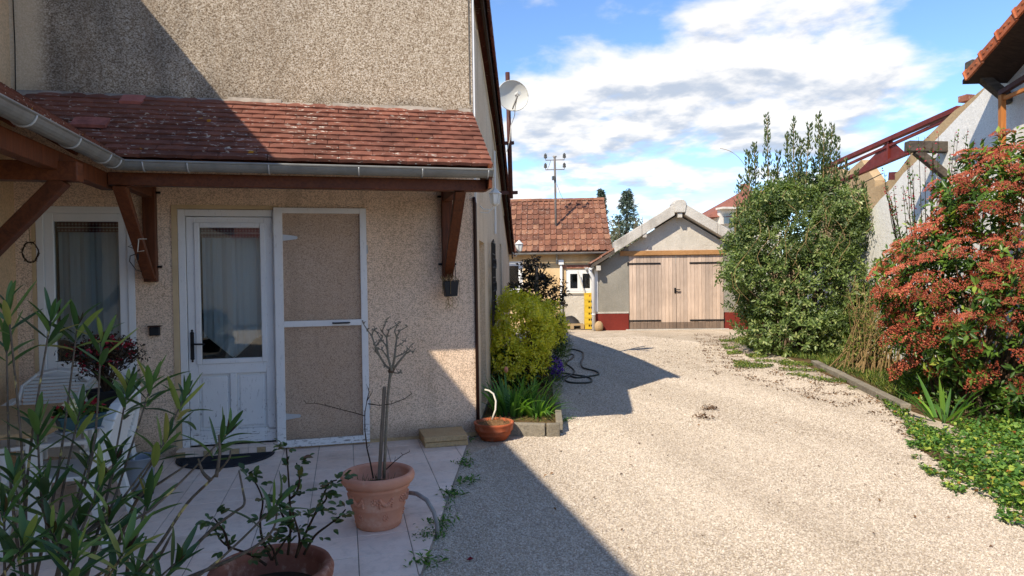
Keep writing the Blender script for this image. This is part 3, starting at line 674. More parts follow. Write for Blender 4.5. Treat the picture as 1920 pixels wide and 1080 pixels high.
# gutters
def gutter(mb, p, q, r=.062):
    p = Vector(p); q = Vector(q); d = (q-p).normalized(); sx = d.cross(Vector((0, 0, 1))).normalized(); A = [math.pi+math.pi*i/10 for i in range(11)]
    pr = [(r*math.cos(a), r*math.sin(a)) for a in A]+[((r-.004)*math.cos(a), (r-.004)*math.sin(a)) for a in reversed(A)]; n = len(pr)
    V = [p+sx*u+Vector((0, 0, v)) for u, v in pr]+[q+sx*u+Vector((0, 0, v)) for u, v in pr]
    mb.add(V, [(i, (i+1) % n, n+(i+1) % n, n+i) for i in range(n)]+[tuple(range(n)), tuple(range(2*n-1, n-1, -1))])
def strap(mb, c, d, r=.066):
    c = Vector(c); d = Vector(d).normalized(); sx = d.cross(Vector((0, 0, 1))).normalized()
    mb.tube([c+sx*(r*math.cos(a))+Vector((0, 0, r*math.sin(a))) for a in [math.pi+math.pi*i/10 for i in range(11)]], .006, 5)
GZ = 2.415; GY = 5.5; GX = -1.60
b = MB(); gutter(b, (GX, GY, GZ), (1.2, GY, GZ)); b.tube([(GX, GY-.064, GZ), (1.2, GY-.064, GZ)], .009, 6); b.box((1.201, GY, GZ-.03), (.004, .11, .06)); gu = b.build('gutter', M['zinc'], house, False)
for X in (-1.42, -1.12, -.55, .12, .62, 1.16):
    s = MB(); strap(s, (X, GY, GZ), (1, 0, 0)); s.build('strap', M['zinc_strap'], gu, True)
b = MB(); gutter(b, (GX, 1.4, GZ), (GX, GY, GZ)); b.tube([(GX+.064, 1.4, GZ), (GX+.064, GY-.06, GZ)], .009, 6); gw = b.build('gutter', M['zinc'], wing, False)
for Y in (5.36, 5.15, 4.6, 4.0, 3.45, 2.9): s = MB(); strap(s, (GX, Y, GZ), (0, 1, 0)); s.build('strap', M['zinc_strap'], gw, True)
# beams and brackets
b = MB(); b.b2((-1.70, 5.60, 2.258), (1.17, 5.69, 2.355)); b.build('porch_beam', M['stained_beam'], house, bevel=.006)
b = MB(); b.b2((1.172, 5.47, 2.27), (1.196, 5.75, 2.47)); b.prism([(1.172, 5.75, 2.30), (1.172, 6.42, 2.86), (1.172, 6.42, 3.08), (1.172, 5.75, 2.57)], (.022, 0, 0)); b.build('verge_board', M['stained_beam'], house)
b = MB(); b.b2((-1.79, 1.4, 2.235), (-1.705, 5.75, 2.355)); b.build('canopy_beam', M['stained_post'], wing, bevel=.006)
def bracket(T, nm, par, mat_):
    br = MB(T); br.b2((-.05, 0, 1.53), (.05, .08, 2.36)); o1 = br.build(nm, M['stained_post'], par, bevel=.005)
    for z in (1.66, 2.30):
        k_ = MB(T); k_.tube([(-.085, .03, z), (.085, .03, z)], .011, 6); k_.build('bolt', M['black_iron'], o1)
    k_ = MB(T); k_.ball((.0, .09, 1.6), .014, 8, 4); k_.build('bolt', M['zinc_strap'], o1)
    s = MB(T); s.hexa([(-.045, .06, 1.56), (.045, .06, 1.56), (.045, .11, 1.56), (-.045, .11, 1.56), (-.045, .76, 2.245), (.045, .76, 2.245), (.045, .86, 2.245), (-.045, .86, 2.245)]); s.build('strut', M['stained_post'], o1, bevel=.005)
    a = MB(T); a.b2((-.04, .085, 2.25), (.04, .80, 2.34)); a.build('arm', M['stained_beam'], o1, bevel=.005)
Tb = lambda X: Matrix(((1, 0, 0, X), (0, -1, 0, YW), (0, 0, 1, 0), (0, 0, 0, 1)))
bracket(Tb(-1.62), 'bracket', house, None); bracket(Tb(.95), 'bracket', house, None)
b = MB(); b.b2((XI, 4.72, 2.17), (-1.60, 4.83, 2.29)); b.build('tie_beam', M['stained_beam'], wing, bevel=.006)
b = MB(); b.beam((XI+.1, 4.775, 1.23), (-1.70, 4.775, 2.18), .09, .088, (0, 1, 0)); b.build('strut', M['stained_beam'], wing, bevel=.006)
b = MB(); b.b2((XI+.003, 4.73, .95), (XI+.09, 4.82, 2.16)); b.build('wall_post', M['stained_post'], wing, bevel=.005)
for Y in (5.2, 4.3, 3.4, 2.5):
    b = MB(); b.beam((XE-.12, Y, ZE-.0), (XI+.05, Y, ZT-.14), .06, .08); b.build('rafter', M['stained_beam'], wing)
for X in (-1.1, -.4, .3):
    b = MB(); b.beam((X, YE+.12, ZE+.0), (X, YW-.05, ZT-.13), .06, .08); b.build('rafter', M['stained_beam'], house)

# door
door = MB()
def rectframe(mb, x0, x1, z0, z1, w, y0, y1, wb=None):
    wb = wb if wb is not None else w
    mb.b2((x0, y0, z0), (x0+w, y1, z1)); mb.b2((x1-w, y0, z0), (x1, y1, z1)); mb.b2((x0+w, y0, z1-w), (x1-w, y1, z1))
    if wb: mb.b2((x0+w, y0, z0), (x1-w, y1, z0+wb))
b = MB(); b.b2((-1.46, YW-.008, 0), (-1.415, YW+.05, 2.2)); b.b2((-1.415, YW-.008, 2.165), (-.57, YW+.05, 2.2)); b.build('door_reveal', M['cream_trim'], house)
b = MB(); rectframe(b, -1.413, -.57, .06, 2.163, .06, YW+.006, YW+.10, 0); fr = b.build('door_frame', M['white_paint'], house, bevel=.004)
x0, x1, z0, z1 = -1.348, -.632, .075, 2.098; yl = YW+.02
b = MB(); gx0, gx1, gz0, gz1 = -1.243, -.735, .835, 2.005
b.b2((x0, yl, z0), (gx0-.03, yl+.045, z1)); b.b2((gx1+.03, yl, z0), (x1, yl+.045, z1)); b.b2((gx0-.03, yl, gz1+.03), (gx1+.03, yl+.045, z1))
b.b2((gx0-.03, yl, .70), (gx1+.03, yl+.045, gz0-.03)); b.b2((gx0-.03, yl, z0), (gx1+.03, yl+.045, .20)); b.b2((-1.012, yl, .20), (-.958, yl+.045, .70))
dr = b.build('door', M['white_paint'], house, bevel=.004)
for (a, c) in ((gx0-.03, -1.012), (-.958, gx1+.03)):
    p = MB(); p.b2((a, yl+.022, .2), (c, yl+.04, .7)); p.b2((a+.025, yl+.009, .225), (c-.025, yl+.022, .675)); p.build('panel', M['white_paint'], dr, bevel=.006)
p = MB(); rectframe(p, gx0-.042, gx1+.042, gz0-.042, gz1+.042, .044, yl-.012, yl+.03); p.build('glazing_bead', M['white_paint'], dr, bevel=.006)
p = MB(); p.b2((gx0, yl+.016, gz0), (gx1, yl+.022, gz1)); p.build('pane', M['pane_glass'], dr)
def curtain(par, gx0, gx1, gz0, gz1, y, vdrop, side):
    c = MB(); n = 22; vs = []
    for i in range(n+1):
        q = i/n; x = gx0+(gx1-gx0)*q; zb = gz0+vdrop*(1-max(0, 1-abs(q-.5)*2.4))+.012*math.sin(q*40)
        w = .012*math.sin(q*26)+.006*math.sin(q*61)
        vs += [(x, y+w, gz1+.02), (x, y+w, zb), (x, y+w+.004, gz1+.02), (x, y+w+.004, zb)]
    c.add(vs, [(4*i, 4*i+1, 4*i+5, 4*i+4) for i in range(n)]+[(4*i+2, 4*i+6, 4*i+7, 4*i+3) for i in range(n)]); c.build('lace_curtain', M['lace'], par)
    h = MB(); h.tube([(gx0+(gx1-gx0)*i/20, y-.004, gz0+vdrop*(1-max(0, 1-abs(i/20-.5)*2.4))) for i in range(21)], .006, 4); h.build('curtain_hem', M['white_hose'], par)
    v = MB(); v.b2((gx0, y-.022, gz1-.085), (gx1, y-.018, gz1+.02)); v.build('pelmet', M['gingham'], par)
    r = MB(); r.tube([(gx0, y-.03, gz1-.045), (gx1, y-.03, gz1-.045)], .004, 5); r.build('curtain_rod', M['white_pvc'], par)
curtain(dr, gx0+.004, gx1-.004, gz0-.005, gz1, yl+.10, .19, 0)
p = MB(); xh = -1.316; p.b2((xh-.015, yl-.012, .86), (xh+.015, yl-.001, 1.06))
for zc in (.85, 1.07): p.ball((xh, yl-.008, zc), .018, 8, 4, (1, .4, 1)); p.ball((xh, yl-.008, zc+(.025 if zc > 1 else -.025)), .01, 6, 4, (1, .4, 1))
p.tube([(xh, yl-.01, .98), (xh, yl-.05, .98), (xh+.11, yl-.052, .975)], .008, 7); p.build('handle', M['black_iron'], dr)
# window
b = MB(); rectframe(b, WH[0]+.001, WH[1]-.001, WH[2], WH[3]-.001, .055, YW-.004, YW+.07); wf = b.build('window', M['white_pvc'], house, bevel=.004)
b = MB(); rectframe(b, WH[0]+.056, WH[1]-.056, WH[2]+.056, WH[3]-.057, .07, YW+.012, YW+.06); b.build('sash', M['white_pvc'], wf, bevel=.006)
wx0, wx1, wz0, wz1 = WH[0]+.127, WH[1]-.127, WH[2]+.127, WH[3]-.128
b = MB(); b.b2((wx0-.01, YW+.034, wz0-.01), (wx1+.01, YW+.040, wz1+.01)); b.build('pane', M['pane_glass'], wf)
curtain(wf, wx0, wx1, wz0+.02, wz1, YW+.115, .16, 0)
b = MB(); b.b2((WH[0]-.03, YW-.05, WH[2]-.04), (WH[1]+.03, YW+.1, WH[2]-.002)); b.build('sill', M['concrete'], wf)
b = MB(); b.b2((WH[0]-.03, YW-.006, .78), (WH[0]-.002, YW+.02, 2.14)); b.build('window_reveal', M['cream_trim'], house)
# tiled doorstep
b = MB(); b.b2((-1.44, 6.318, -.01), (-.565, YW-.003, .055)); stp = b.build('doorstep', M['mortar'], house)
for i in range(3):
    xa = -1.437+i*.292; c = MB(); c.b2((xa, 6.312, .056), (xa+.287, YW+.0, .066)); c.build('tile', M['floor_tile'], stp)
    for j in range(4): c = MB(); c.b2((xa+j*.073, 6.309, .003), (xa+j*.073+.069, 6.317, .054)); c.build('tile', M['slab_stone' if (i+j) % 3 == 0 else 'floor_tile'], stp)
# plinth course right of the step
b = MB(); b.b2((-.56, YW-.014, -.01), (XC-.02, YW-.003, .03)); b.build('plinth', M['slab_stone'], house)
# ------------------------------------------------------------------ back of the drive: garage, shed, far things
def Bx(mb, a0, a1, b0, b1, z0, z1):
    mb.hexa([W(a0, b0, z0), W(a1, b0, z0), W(a1, b1, z0), W(a0, b1, z0), W(a0, b0, z1), W(a1, b0, z1), W(a1, b1, z1), W(a0, b1, z1)])
GB = 18.7
ga = lambda x, y: AB(PB(x, y, GB))
A0 = ga(1118, 617)[0]; AD0 = ga(1180, 600)[0]; AD1 = ga(1358, 600)[0]; AP, _, ZP = ga(1271, 392)
A1 = 2*AP-A0; ZD = ga(1270, 478)[2]; ZR = ga(1118, 588)[2]
AE0, _, ZE0 = ga(1112, 492); SLG = (ZP-ZE0)/(AP-AE0)
garage = thing('garage', W(AP, GB), 'gabled garage with pale plank double doors and concrete verge at the end of the drive', 'garage')
gtop = lambda a: ZP-.16-SLG*abs(a-AP)
b = MB()
def gpoly(mb, pts, th=.22): mb.prism([W(a, GB, z) for a, z in pts], E2*th)
gpoly(b, [(A0, ZR), (AD0, ZR), (AD0, gtop(AD0)), (A0, gtop(A0))]); gpoly(b, [(AD1, ZR), (A1, ZR), (A1, gtop(A1)), (AD1, gtop(AD1))])
Bx(b, A0, A0+.2, GB+.22, GB+5, ZR, gtop(A0)); Bx(b, A1-.2, A1, GB+.22, GB+5, ZR, gtop(A1)); b.build('wall', M['grey_roughcast'], garage)
b = MB(); gpoly(b, [(AD0, ZD+.12), (AD1, ZD+.12), (AD1, gtop(AD1)), (AP, gtop(AP)), (AD0, gtop(AD0))]); b.build('gable', M['white_rough'], garage)
b = MB(); b.prism([W(A0-.015, GB-.02, -.05), W(AD0-.02, GB-.02, -.05), W(AD0-.02, GB-.02, ZR), W(A0-.015, GB-.02, ZR)], E2*.26); b.prism([W(AD1+.02, GB-.02, -.05), W(A1+.015, GB-.02, -.05), W(A1+.015, GB-.02, ZR), W(AD1+.02, GB-.02, ZR)], E2*.26); b.build('plinth', M['oxide_plinth'], garage)
b = MB(); Bx(b, A0-.01, AD0-.02, GB-.03, GB-.001, ZR+.001, ZR+.045); b.build('plinth_cap', M['pale_concrete'], garage)
b = MB(); Bx(b, A0-.03, A0+.055, GB-.028, GB-.002, ZR+.05, gtop(A0)-.05); b.build('corner_strip', M['white_pvc'], garage)
b = MB(); Bx(b, AD0-.24, AD1+.05, GB-.05, GB+.16, ZD, ZD+.125); b.build('lintel', M['lintel_wood'], garage, bevel=.006)
mid = (AD0+AD1)/2; lfz = ZD-.004
for a0, a1, hd in ((AD0+.006, mid-.004, 0), (mid+.004, AD1-.006, 1)):
    lf = MB(); Bx(lf, a0, a1, GB+.045, GB+.07, .02, ZD+.02); leaf = lf.build('door_leaf', M['garage_plank'], garage)
    n = 13; w = (a1-a0)/n
    for i in range(n):
        y0 = random.uniform(-.003, .003); q0 = a0+i*w+.003; q1 = a0+(i+1)*w-.003
        p = MB(); Bx(p, q0, q1, GB+.018+y0, GB+.043, .19, lfz-random.uniform(0, .012)); p.build('plank', M['garage_plank'], leaf)
        p = MB(); Bx(p, q0, q1, GB+.016+y0, GB+.043, .012, .188); p.build('plank', M['garage_plank_base'], leaf)
    sa = a0-.03 if not hd else a1+.03; sb = a0+.86 if not hd else a1-.92
    for z in (.235, ZD-.225):
        h = MB(); Bx(h, min(sa, sb), max(sa, sb), GB+.002, GB+.012, z-.022, z+.022)
        for q in range(5): h.ball(W(sa+(sb-sa)*(q+.7)/5.2, GB+.001, z), .012, 6, 4)
        h.tube([W(sa, GB, z-.05), W(sa, GB, z+.05)], .02, 7); h.build('strap_hinge', M['black_iron'], leaf)
h = MB(); h.tube([W(mid-.06, GB-.01, 1.08), W(mid+.03, GB-.04, 1.08), W(mid+.10, GB-.03, 1.08)], .012, 6); h.tube([W(mid-.04, GB-.01, 1.02), W(mid+.10, GB-.01, 1.02)], .009, 6); h.box(W(mid-.03, GB+.008, 1.06), (.05, .02, .14)); h.build('latch', M['black_iron'], garage)
# concrete verge, kneeler, ridge cap and roof
OV = .30
def vergepiece(mb, aa, ab, d0, d1): 
    za, zb = ZP-SLG*abs(aa-AP), ZP-SLG*abs(ab-AP)
    mb.hexa([W(aa, GB-OV, za+d0), W(ab, GB-OV, zb+d0), W(ab, GB+.25, zb+d0), W(aa, GB+.25, za+d0), W(aa, GB-OV, za+d1), W(ab, GB-OV, zb+d1), W(ab, GB+.25, zb+d1), W(aa, GB+.25, za+d1)])
AK = ga(1150, 440)[0]
for a, c in ((AK, AK+(AP-AK)*.42), (AK+(AP-AK)*.425, AP-.14), (AP+.14, AP+1.0), (AP+1.005, 2*AP-AK)):
    p = MB(); vergepiece(p, a, c, -.10, .20); p.build('verge_block', M['pale_concrete'], garage, bevel=.012)
p = MB(); p.prism([W(AP-.139, GB-OV-.03, ZP-.12), W(AP+.139, GB-OV-.03, ZP-.12), W(AP+.18, GB-OV-.03, ZP+.13), W(AP+.10, GB-OV-.03, ZP+.23), W(AP-.10, GB-OV-.03, ZP+.23), W(AP-.18, GB-OV-.03, ZP+.13)], E2*.6); p.build('ridge_cap', M['pale_concrete'], garage, bevel=.02)
p = MB(); vergepiece(p, AE0-.05, AK, -.12, -.02); vergepiece(p, 2*AP-AK, 2*AP-AE0+.05, -.12, -.02); p.build('barge_board', M['grey_wood'], garage)
p = MB(); Bx(p, AK-.5, AK-.38, GB-.3, GB-.01, ZP-SLG*(AP-AK+.44)-.30, ZP-SLG*(AP-AK+.44)-.17); Bx(p, AP-1.0, AP-.9, GB-.28, GB-.01, ZP-SLG*.95-.19, ZP-SLG*.95-.08); Bx(p, AP-.06, AP+.06, GB-.28, GB-.01, ZP-.25, ZP-.13); p.build('purlin_end', M['pale_concrete'], garage)
rf = MB()
for s in (-1, 1):
    e = AE0-.05 if s < 0 else 2*AP-AE0+.05
    za, zb = ZP-.05, ZP-SLG*abs(e-AP)-.05
    rf.hexa([W(AP, GB-.2, za), W(e, GB-.2, zb), W(e, GB+5.2, zb), W(AP, GB+5.2, za), W(AP, GB-.2, za+.03), W(e, GB-.2, zb+.03), W(e, GB+5.2, zb+.03), W(AP, GB+5.2, za+.03)])
grf = rf.build('roof', M['dark_soffit'], garage)
gt = MB(); gt.box((0, 0, .01), (.24, .36, .02)); gt.tube([(.11, -.18, .02), (.11, .18, .02)], .022, 5); GTM = gt.mesh('roof_tile', M['shed_tile'])
dn = Vector((E1.x*-1, E1.y*-1, -SLG)).normalized(); nn = E2.cross(-dn).normalized()
if nn.z < 0: nn = -nn
for r in range(6):
    for k in range(4):
        a = AE0+r*.31; p = W(a+.08, GB-.06+k*.245, ZP-SLG*abs(a+.08-AP)-.005); link_mesh('roof_tile', GTM, grf, frame(p, -dn, nn) @ Matrix.Rotation(R_(-2.5), 4, 'X'))
p = MB(); gutter(p, W(AE0-.09, GB-.3, ZE0-.13), W(AE0-.09, GB+3, ZE0-.13), .07); p.build('gutter', M['white_pvc'], garage)
dpx = ga(1114, 560)[0]-.03
p = MB(); p.tube([W(AE0-.09, GB-.2, ZE0-.17), W(AE0-.09, GB-.2, ZE0-.28), W(dpx, GB-.12, ZE0-.42), W(dpx, GB-.12, .0)], .05, 10); p.tube([W(dpx, GB-.12, .42), W(dpx, GB-.12, .45)], .058, 10); p.build('downpipe', M['white_pvc'], garage, True)
b = MB(); Bx(b, A0, A1, GB+4.8, GB+5, -.1, ZE0); b.build('back_wall', M['grey_roughcast'], garage)
p = MB(); Bx(p, AD0-.1, AD1+.1, GB-.12, GB+.1, -.03, .006); p.build('threshold', M['pale_concrete'], garage)

# long shed behind, with interlocking tile roof
SB = 20.0; sa_ = lambda x, y, b=SB: AB(PB(x, y, b))
SE0 = -2.6; SE1 = sa_(1147, 460)[0]; ZSE = sa_(1050, 472)[2]; RB = 22.3; ZSR = sa_(1050, 376, RB)[2]
shed = thing('outbuilding', W(-.5, SB), 'low ochre outbuilding with rust-red tiled roof behind the garage', 'building')
SWH = (sa_(1061, 507)[0], sa_(1114, 507)[0], sa_(1085, 549)[2], sa_(1085, 505)[2]); SWH2 = (-1.75, sa_(980, 500)[0], sa_(970, 548)[2], sa_(970, 490)[2])
PF = lambda u, d, z: tuple(W(u, SB+d, z))
zr_ = SWH[2]-.02
wall_mesh(MB(), SE0, SE1-.06, zr_, ZSE, .3, [SWH, SWH2], PF).build('wall', M['yellow_plaster'], shed)
b = MB(); Bx(b, SE0, SWH[0]-.18, SB, SB+.3, -.1, zr_-.001); b.build('lower_wall', M['yellow_plaster'], shed)
b = MB(); Bx(b, SWH[0]-.179, SE1-.06, SB-.01, SB+.3, -.1, zr_-.001); b.build('roughcast_panel', M['white_rough'], shed)
b = MB(); b.prism([W(SE1-.061, SB+.3, -.1), W(SE1-.061, SB+5, -.1), W(SE1-.061, SB+5, ZSE), W(SE1-.061, RB, ZSR-.1), W(SE1-.061, SB+.3, ZSE)], -E1*.2); Bx(b, SE0, SE1-.28, SB+4.8, SB+5, -.1, ZSE); b.build('end_wall', M['yellow_plaster'], shed)
b = MB(); Bx(b, SWH[0]-.17, SWH[1]+.02, SB-.02, SB-.002, SWH[3]+.03, SWH[3]+.13); b.build('window_lintel', M['terracotta_old'], shed)
b = MB(); Bx(b, SWH[0]-.19, SWH[0]-.05, SB-.03, SB-.011, -.05, .36); Bx(b, SWH[0]-.62, SWH[0]-.40, SB-.03, SB-.001, -.05, .36); b.build('painted_plinth', M['oxide_plinth'], shed)
for (u0, u1, z0, z1), nl in ((SWH, 2), (SWH2, 1)):
    f = MB(); 
    for q in ((u0, u0+.05, z0, z1), (u1-.05, u1, z0, z1), (u0+.05, u1-.05, z1-.05, z1), (u0+.05, u1-.05, z0, z0+.05)): Bx(f, q[0], q[1], SB+.02, SB+.09, q[2], q[3])
    wn = f.build('window', M['white_pvc'], shed); w = (u1-u0-.1)/nl
    for i in range(nl):
        c = MB(); l0 = u0+.05+i*w; 
        for q in ((l0+.002, l0+.075, z0+.052, z1-.052), (l0+w-.075, l0+w-.002, z0+.052, z1-.052), (l0+.075, l0+w-.075, z1-.13, z1-.052), (l0+.075, l0+w-.075, z0+.052, z0+.13)): Bx(c, q[0], q[1], SB+.01, SB+.08, q[2], q[3])
        c.build('sash', M['white_pvc'], wn); c = MB(); Bx(c, l0+.075, l0+w-.075, SB+.04, SB+.046, z0+.13, z1-.13); c.build('pane', M['pane_glass'], wn)
    c = MB(); Bx(c, u0, u1, SB+.32, SB+.36, z0-.1, z1+.1); c.build('room_wall', M['dark_inside'], shed)
    c = MB(); Bx(c, u0-.03, u1+.03, SB-.04, SB+.02, z0-.05, z0-.003); c.build('sill', M['concrete'], wn)
sp_u = Vector((E2.x*(RB-SB+.25), E2.y*(RB-SB+.25), ZSR-ZSE)); SL = sp_u.length; sp_u.normalize(); sp_n = E1.cross(sp_u).normalized()
if sp_n.z < 0: sp_n = -sp_n
b = MB(); P4 = [W(SE0-.1, SB-.25, ZSE), W(SE1, SB-.25, ZSE), W(SE1, RB, ZSR), W(SE0-.1, RB, ZSR)]; b.add([p-sp_n*.02 for p in P4]+[p-sp_n*.06 for p in P4], [(0, 1, 2, 3), (7, 6, 5, 4), (0, 4, 5, 1), (1, 5, 6, 2), (2, 6, 7, 3), (3, 7, 4, 0)])
P4 = [W(SE0-.1, RB, ZSR), W(SE1, RB, ZSR), W(SE1, 2*RB-SB+.25, ZSE), W(SE0-.1, 2*RB-SB+.25, ZSE)]; b.add([p+Vector((0, 0, -.02)) for p in P4]+[p+Vector((0, 0, -.07)) for p in P4], [(0, 1, 2, 3), (7, 6, 5, 4), (0, 4, 5, 1), (1, 5, 6, 2), (2, 6, 7, 3), (3, 7, 4, 0)])
srf = b.build('roof', M['shed_tile'], shed)
NSR = 10; tw = .178; tl = SL/NSR
st = MB(); st.add([(-tw/2, 0, .0), (tw/2*.55, 0, .0), (tw/2*.62, 0, .028), (tw/2*.95, 0, .028), (tw/2, 0, .0), (-tw/2, 0, .016), (tw/2*.5, 0, .016), (tw/2*.6, 0, .046), (tw/2*.97, 0, .046), (tw/2*1.04, 0, .016)]+[(x, tl*1.18, z) for x, z in ((-tw/2, 0), (tw/2*.55, 0), (tw/2*.62, .028), (tw/2*.95, .028), (tw/2, 0), (-tw/2, .016), (tw/2*.5, .016), (tw/2*.6, .046), (tw/2*.97, .046), (tw/2*1.04, .016))],
    [(i+5, i+6, i+16, i+15) for i in range(4)]+[(i, i+5, i+6, i+1)[::-1] for i in range(4)]+[(0, 5, 15, 10), (4, 14, 19, 9)])
STM = st.mesh('roof_tile', M['shed_tile'])
for r in range(NSR):
    a = SE1-tw/2-.01
    while a > -1.75:
        p = W(a, SB-.25, ZSE)+sp_u*(r*tl+random.uniform(-.006, .006))+sp_n*.018
        link_mesh('roof_tile', STM, srf, frame(p, sp_u, sp_n) @ Matrix.Rotation(R_(-4.5+random.uniform(-1, 1)), 4, 'X') @ Matrix.Rotation(R_(random.uniform(-1.2, 1.2)), 4, 'Z')); a -= tw
rg = MB(); rg.add([(math.cos(x)*.11, y, math.sin(x)*.09) for y in (0, .36) for x in np.linspace(0, math.pi, 7)], [(i, i+1, i+8, i+7) for i in range(6)]+[tuple(range(7)), tuple(range(13, 6, -1))]); RGM = rg.mesh('ridge_tile', M['shed_tile'])
a = SE1-.36
while a > -1.9: link_mesh('ridge_tile', RGM, srf, frame(W(a, RB, ZSR-.02), E1, (0, 0, 1)) @ Matrix.Rotation(R_(1.2), 4, 'X')); a -= .34
p = MB(); gutter(p, W(SE0, SB-.3, ZSE-.03), W(SE1-.1, SB-.3, ZSE-.03), .06); p.build('gutter', M['zinc'], shed)
dp = sa_(1052, 500)[0]; p = MB(); p.tube([W(dp, SB-.06, sa_(1052, 492)[2]), W(dp, SB-.06, 0)], .04, 8); p.build('downpipe', M['white_pvc'], shed, True)
p = MB(); Bx(p, dp-.075, dp+.075, SB-.14, SB-.012, sa_(1052, 493)[2]-.05, sa_(1052, 493)[2]+.09); p.build('rain_hopper', M['white_pvc'], shed)
q = sa_(1044, 480)[0]; p = MB(); p.tube([W(q, SB-.05, ZSE-.05), W(q, SB-.05, sa_(1044, 492)[2]-.05)], .03, 7); p.build('pipe_stub', M['concrete'], shed)
p = MB(); p.tube([PB(1083, 508, SB-.15), PB(1096, 550, SB-.12)], .016, 6); tag(p.build('leaning_stick', M['white_hose']), 'thin pale stick leaning diagonally across the outbuilding window', 'stick')

# pole with insulators through the outbuilding roof
pb = 20.9; pole = thing('utility_pole', PB(1043, 448, pb), 'thin steel pole with two insulator arms rising through the outbuilding roof', 'utility pole')
top = PB(1040, 294, pb); bot = PB(1043, 452, pb)
p = MB(); p.tube([bot+Vector((0, 0, -.3)), top], .035, 8); p.build('pole', M['steel_pole'], pole, True)
p = MB(); p.lathe([(.0, .05), (.07, .02), (.05, -.02), (0, -.02)], top, 10); p.build('cap', M['porcelain'], pole)
for y in (300, 318):
    c = PB(1040.5, y, pb); half = .29; p = MB(); p.tube([c-E1*half+Vector((0, 0, .06)), c-E1*half, c+E1*half, c+E1*half+Vector((0, 0, .06))], .014, 6); ar = p.build('cross_arm', M['steel_pole'], pole)
    for s in (-1, 1): p = MB(); p.lathe([(.0, 0), (.05, .0), (.055, .05), (.04, .06), (.05, .09), (.03, .13), (.012, .15), (0, .15)], c+E1*half*s+Vector((0, 0, .06)), 9); p.build('insulator', M['ceramic'], ar)
p = MB(); p.box(PB(1038, 334, pb-.05), (.09, .09, .12)); p.build('junction_box', M['ceramic'], pole)
p = MB(); p.tube([PB(1044, 345, pb), PB(1050, 362, pb), PB(1055, 372, pb)], .006, 4); p.tube([PB(1033, 300, pb), PB(1029, 312, pb), PB(1026, 318, pb)], .006, 4); p.build('wire', M['black_plastic'], pole)
p = MB(); p.lathe([(.17, -.03), (.13, .02), (.06, .06), (.04, .22)], bot+Vector((0, 0, -.02)), 10); p.box(bot+Vector((0, 0, -.07)), (.42, .25, .02), Matrix.Rotation(-TH, 3, 'Z') @ Matrix.Rotation(R_(38), 3, 'X')); p.build('flashing', M['pale_concrete'], pole)

# satellite dish on its mast, fixed to the house side wall
ms = 4.2; mb0 = SW(ms, .30, 2.55); mt = SW(ms, .30, 4.62)
mscale = None
dish = thing('satellite_dish', mb0, 'off-white satellite dish on a brown mast bracketed to the house side', 'satellite dish')
pm0 = PD(958, 372, 10.6); pm1 = PD(951.5, 136, 10.6)
p = MB(); p.tube([pm0, pm1], .036, 10); p.build('mast', M['rust_paint'], dish, True)
for y, l, r in ((268, 932, 963), (361, 934, 970)):
    p = MB(); p.beam(PD(l, y+1, 10.55), PD(r, y, 10.65), .05, .05); p.build('mast_bracket', M['rust_paint'], dish)
dc = PD(961, 180, 10.42); dnv = Vector((.05, -1, .42)).normalized(); Rr = .245
dm = MB(frame(dc, Vector((0, 0, 1)), dnv)); rings = 7; vs = []; fs = []; n = 28
for i in range(rings+1):
    r = Rr*i/rings
    for k in range(n): a = 2*math.pi*k/n; vs.append((r*math.cos(a), r*math.sin(a)*.96, .32*r*r/Rr-.05))
for i in range(rings):
    for k in range(n): fs.append((i*n+k, i*n+(k+1) % n, (i+1)*n+(k+1) % n, (i+1)*n+k))
dm.add(vs, fs); dm.add([(v[0], v[1], v[2]-.008) for v in vs], [f[::-1] for f in fs]); dm.tube([(Rr*math.cos(a), Rr*math.sin(a)*.96, .32*Rr-.05) for a in np.linspace(0, 6.283, 29)], .007, 5); dm.build('dish', M['dish_grey'], dish, True)
p = MB(); p.tube([PD(961, 204, 10.38), PD(968, 186, 10.15), PD(971, 178, 10.05)], .013, 7); arm = p.build('feed_arm', M['dish_grey'], dish)
p = MB(); p.tube([PD(974, 174, 10.05), PD(968, 178, 10.12)], .034, 9); p.build('feed_head', M['dish_grey'], arm)
p = MB(); p.tube([PD(970, 180, 10.1), PD(966, 202, 10.3), PD(965, 216, 10.5), PD(958, 236, 10.55), PD(956, 262, 10.55), PD(950, 285, 10.55)], .006, 5); p.build('cable', M['white_hose'], dish)

# wall lanterns
def lantern(nm, c, lab, s=1.0, out=None):
    o = thing(nm, c, lab, 'wall lamp', 'lanterns on the house side wall'); out = out or SN; T = Matrix.Translation(c) @ Matrix.Scale(s, 4)
    p = MB(T); p.lathe([(0, .21), (.02, .19), (.06, .15), (.085, .13), (.08, .12), (0, .12)], (0, 0, 0), 6); p.lathe([(0, -.03), (.03, -.02), (.05, 0), (.05, .01), (0, .01)], (0, 0, 0), 6)
    for k in range(6): a = 2*math.pi*k/6; p.tube([(.05*math.cos(a), .05*math.sin(a), 0), (.075*math.cos(a), .075*math.sin(a), .13)], .006, 4)
    p.build('lantern_frame', M['lamp_white'], o)
    p = MB(T); p.lathe([(.045, .012), (.068, .118)], (0, 0, 0), 6); p.build('lantern_glass', M['lamp_glass'], o)
    p = MB(T); q = -out*.16/s; p.tube([(0, 0, -.02), (q.x*.3, q.y*.3, -.07), (q.x*.8, q.y*.8, -.06), (q.x, q.y, -.02)], .008, 5); p.tube([(0, 0, -.03), (q.x*.5, q.y*.5, -.11), (q.x, q.y, -.10)], .006, 5); p.build('scroll_arm', M['lamp_white'], o)
lantern('wall_lantern', SW(.62, .17, 2.30), 'white wall lantern tucked behind the right end of the porch gutter', .85)
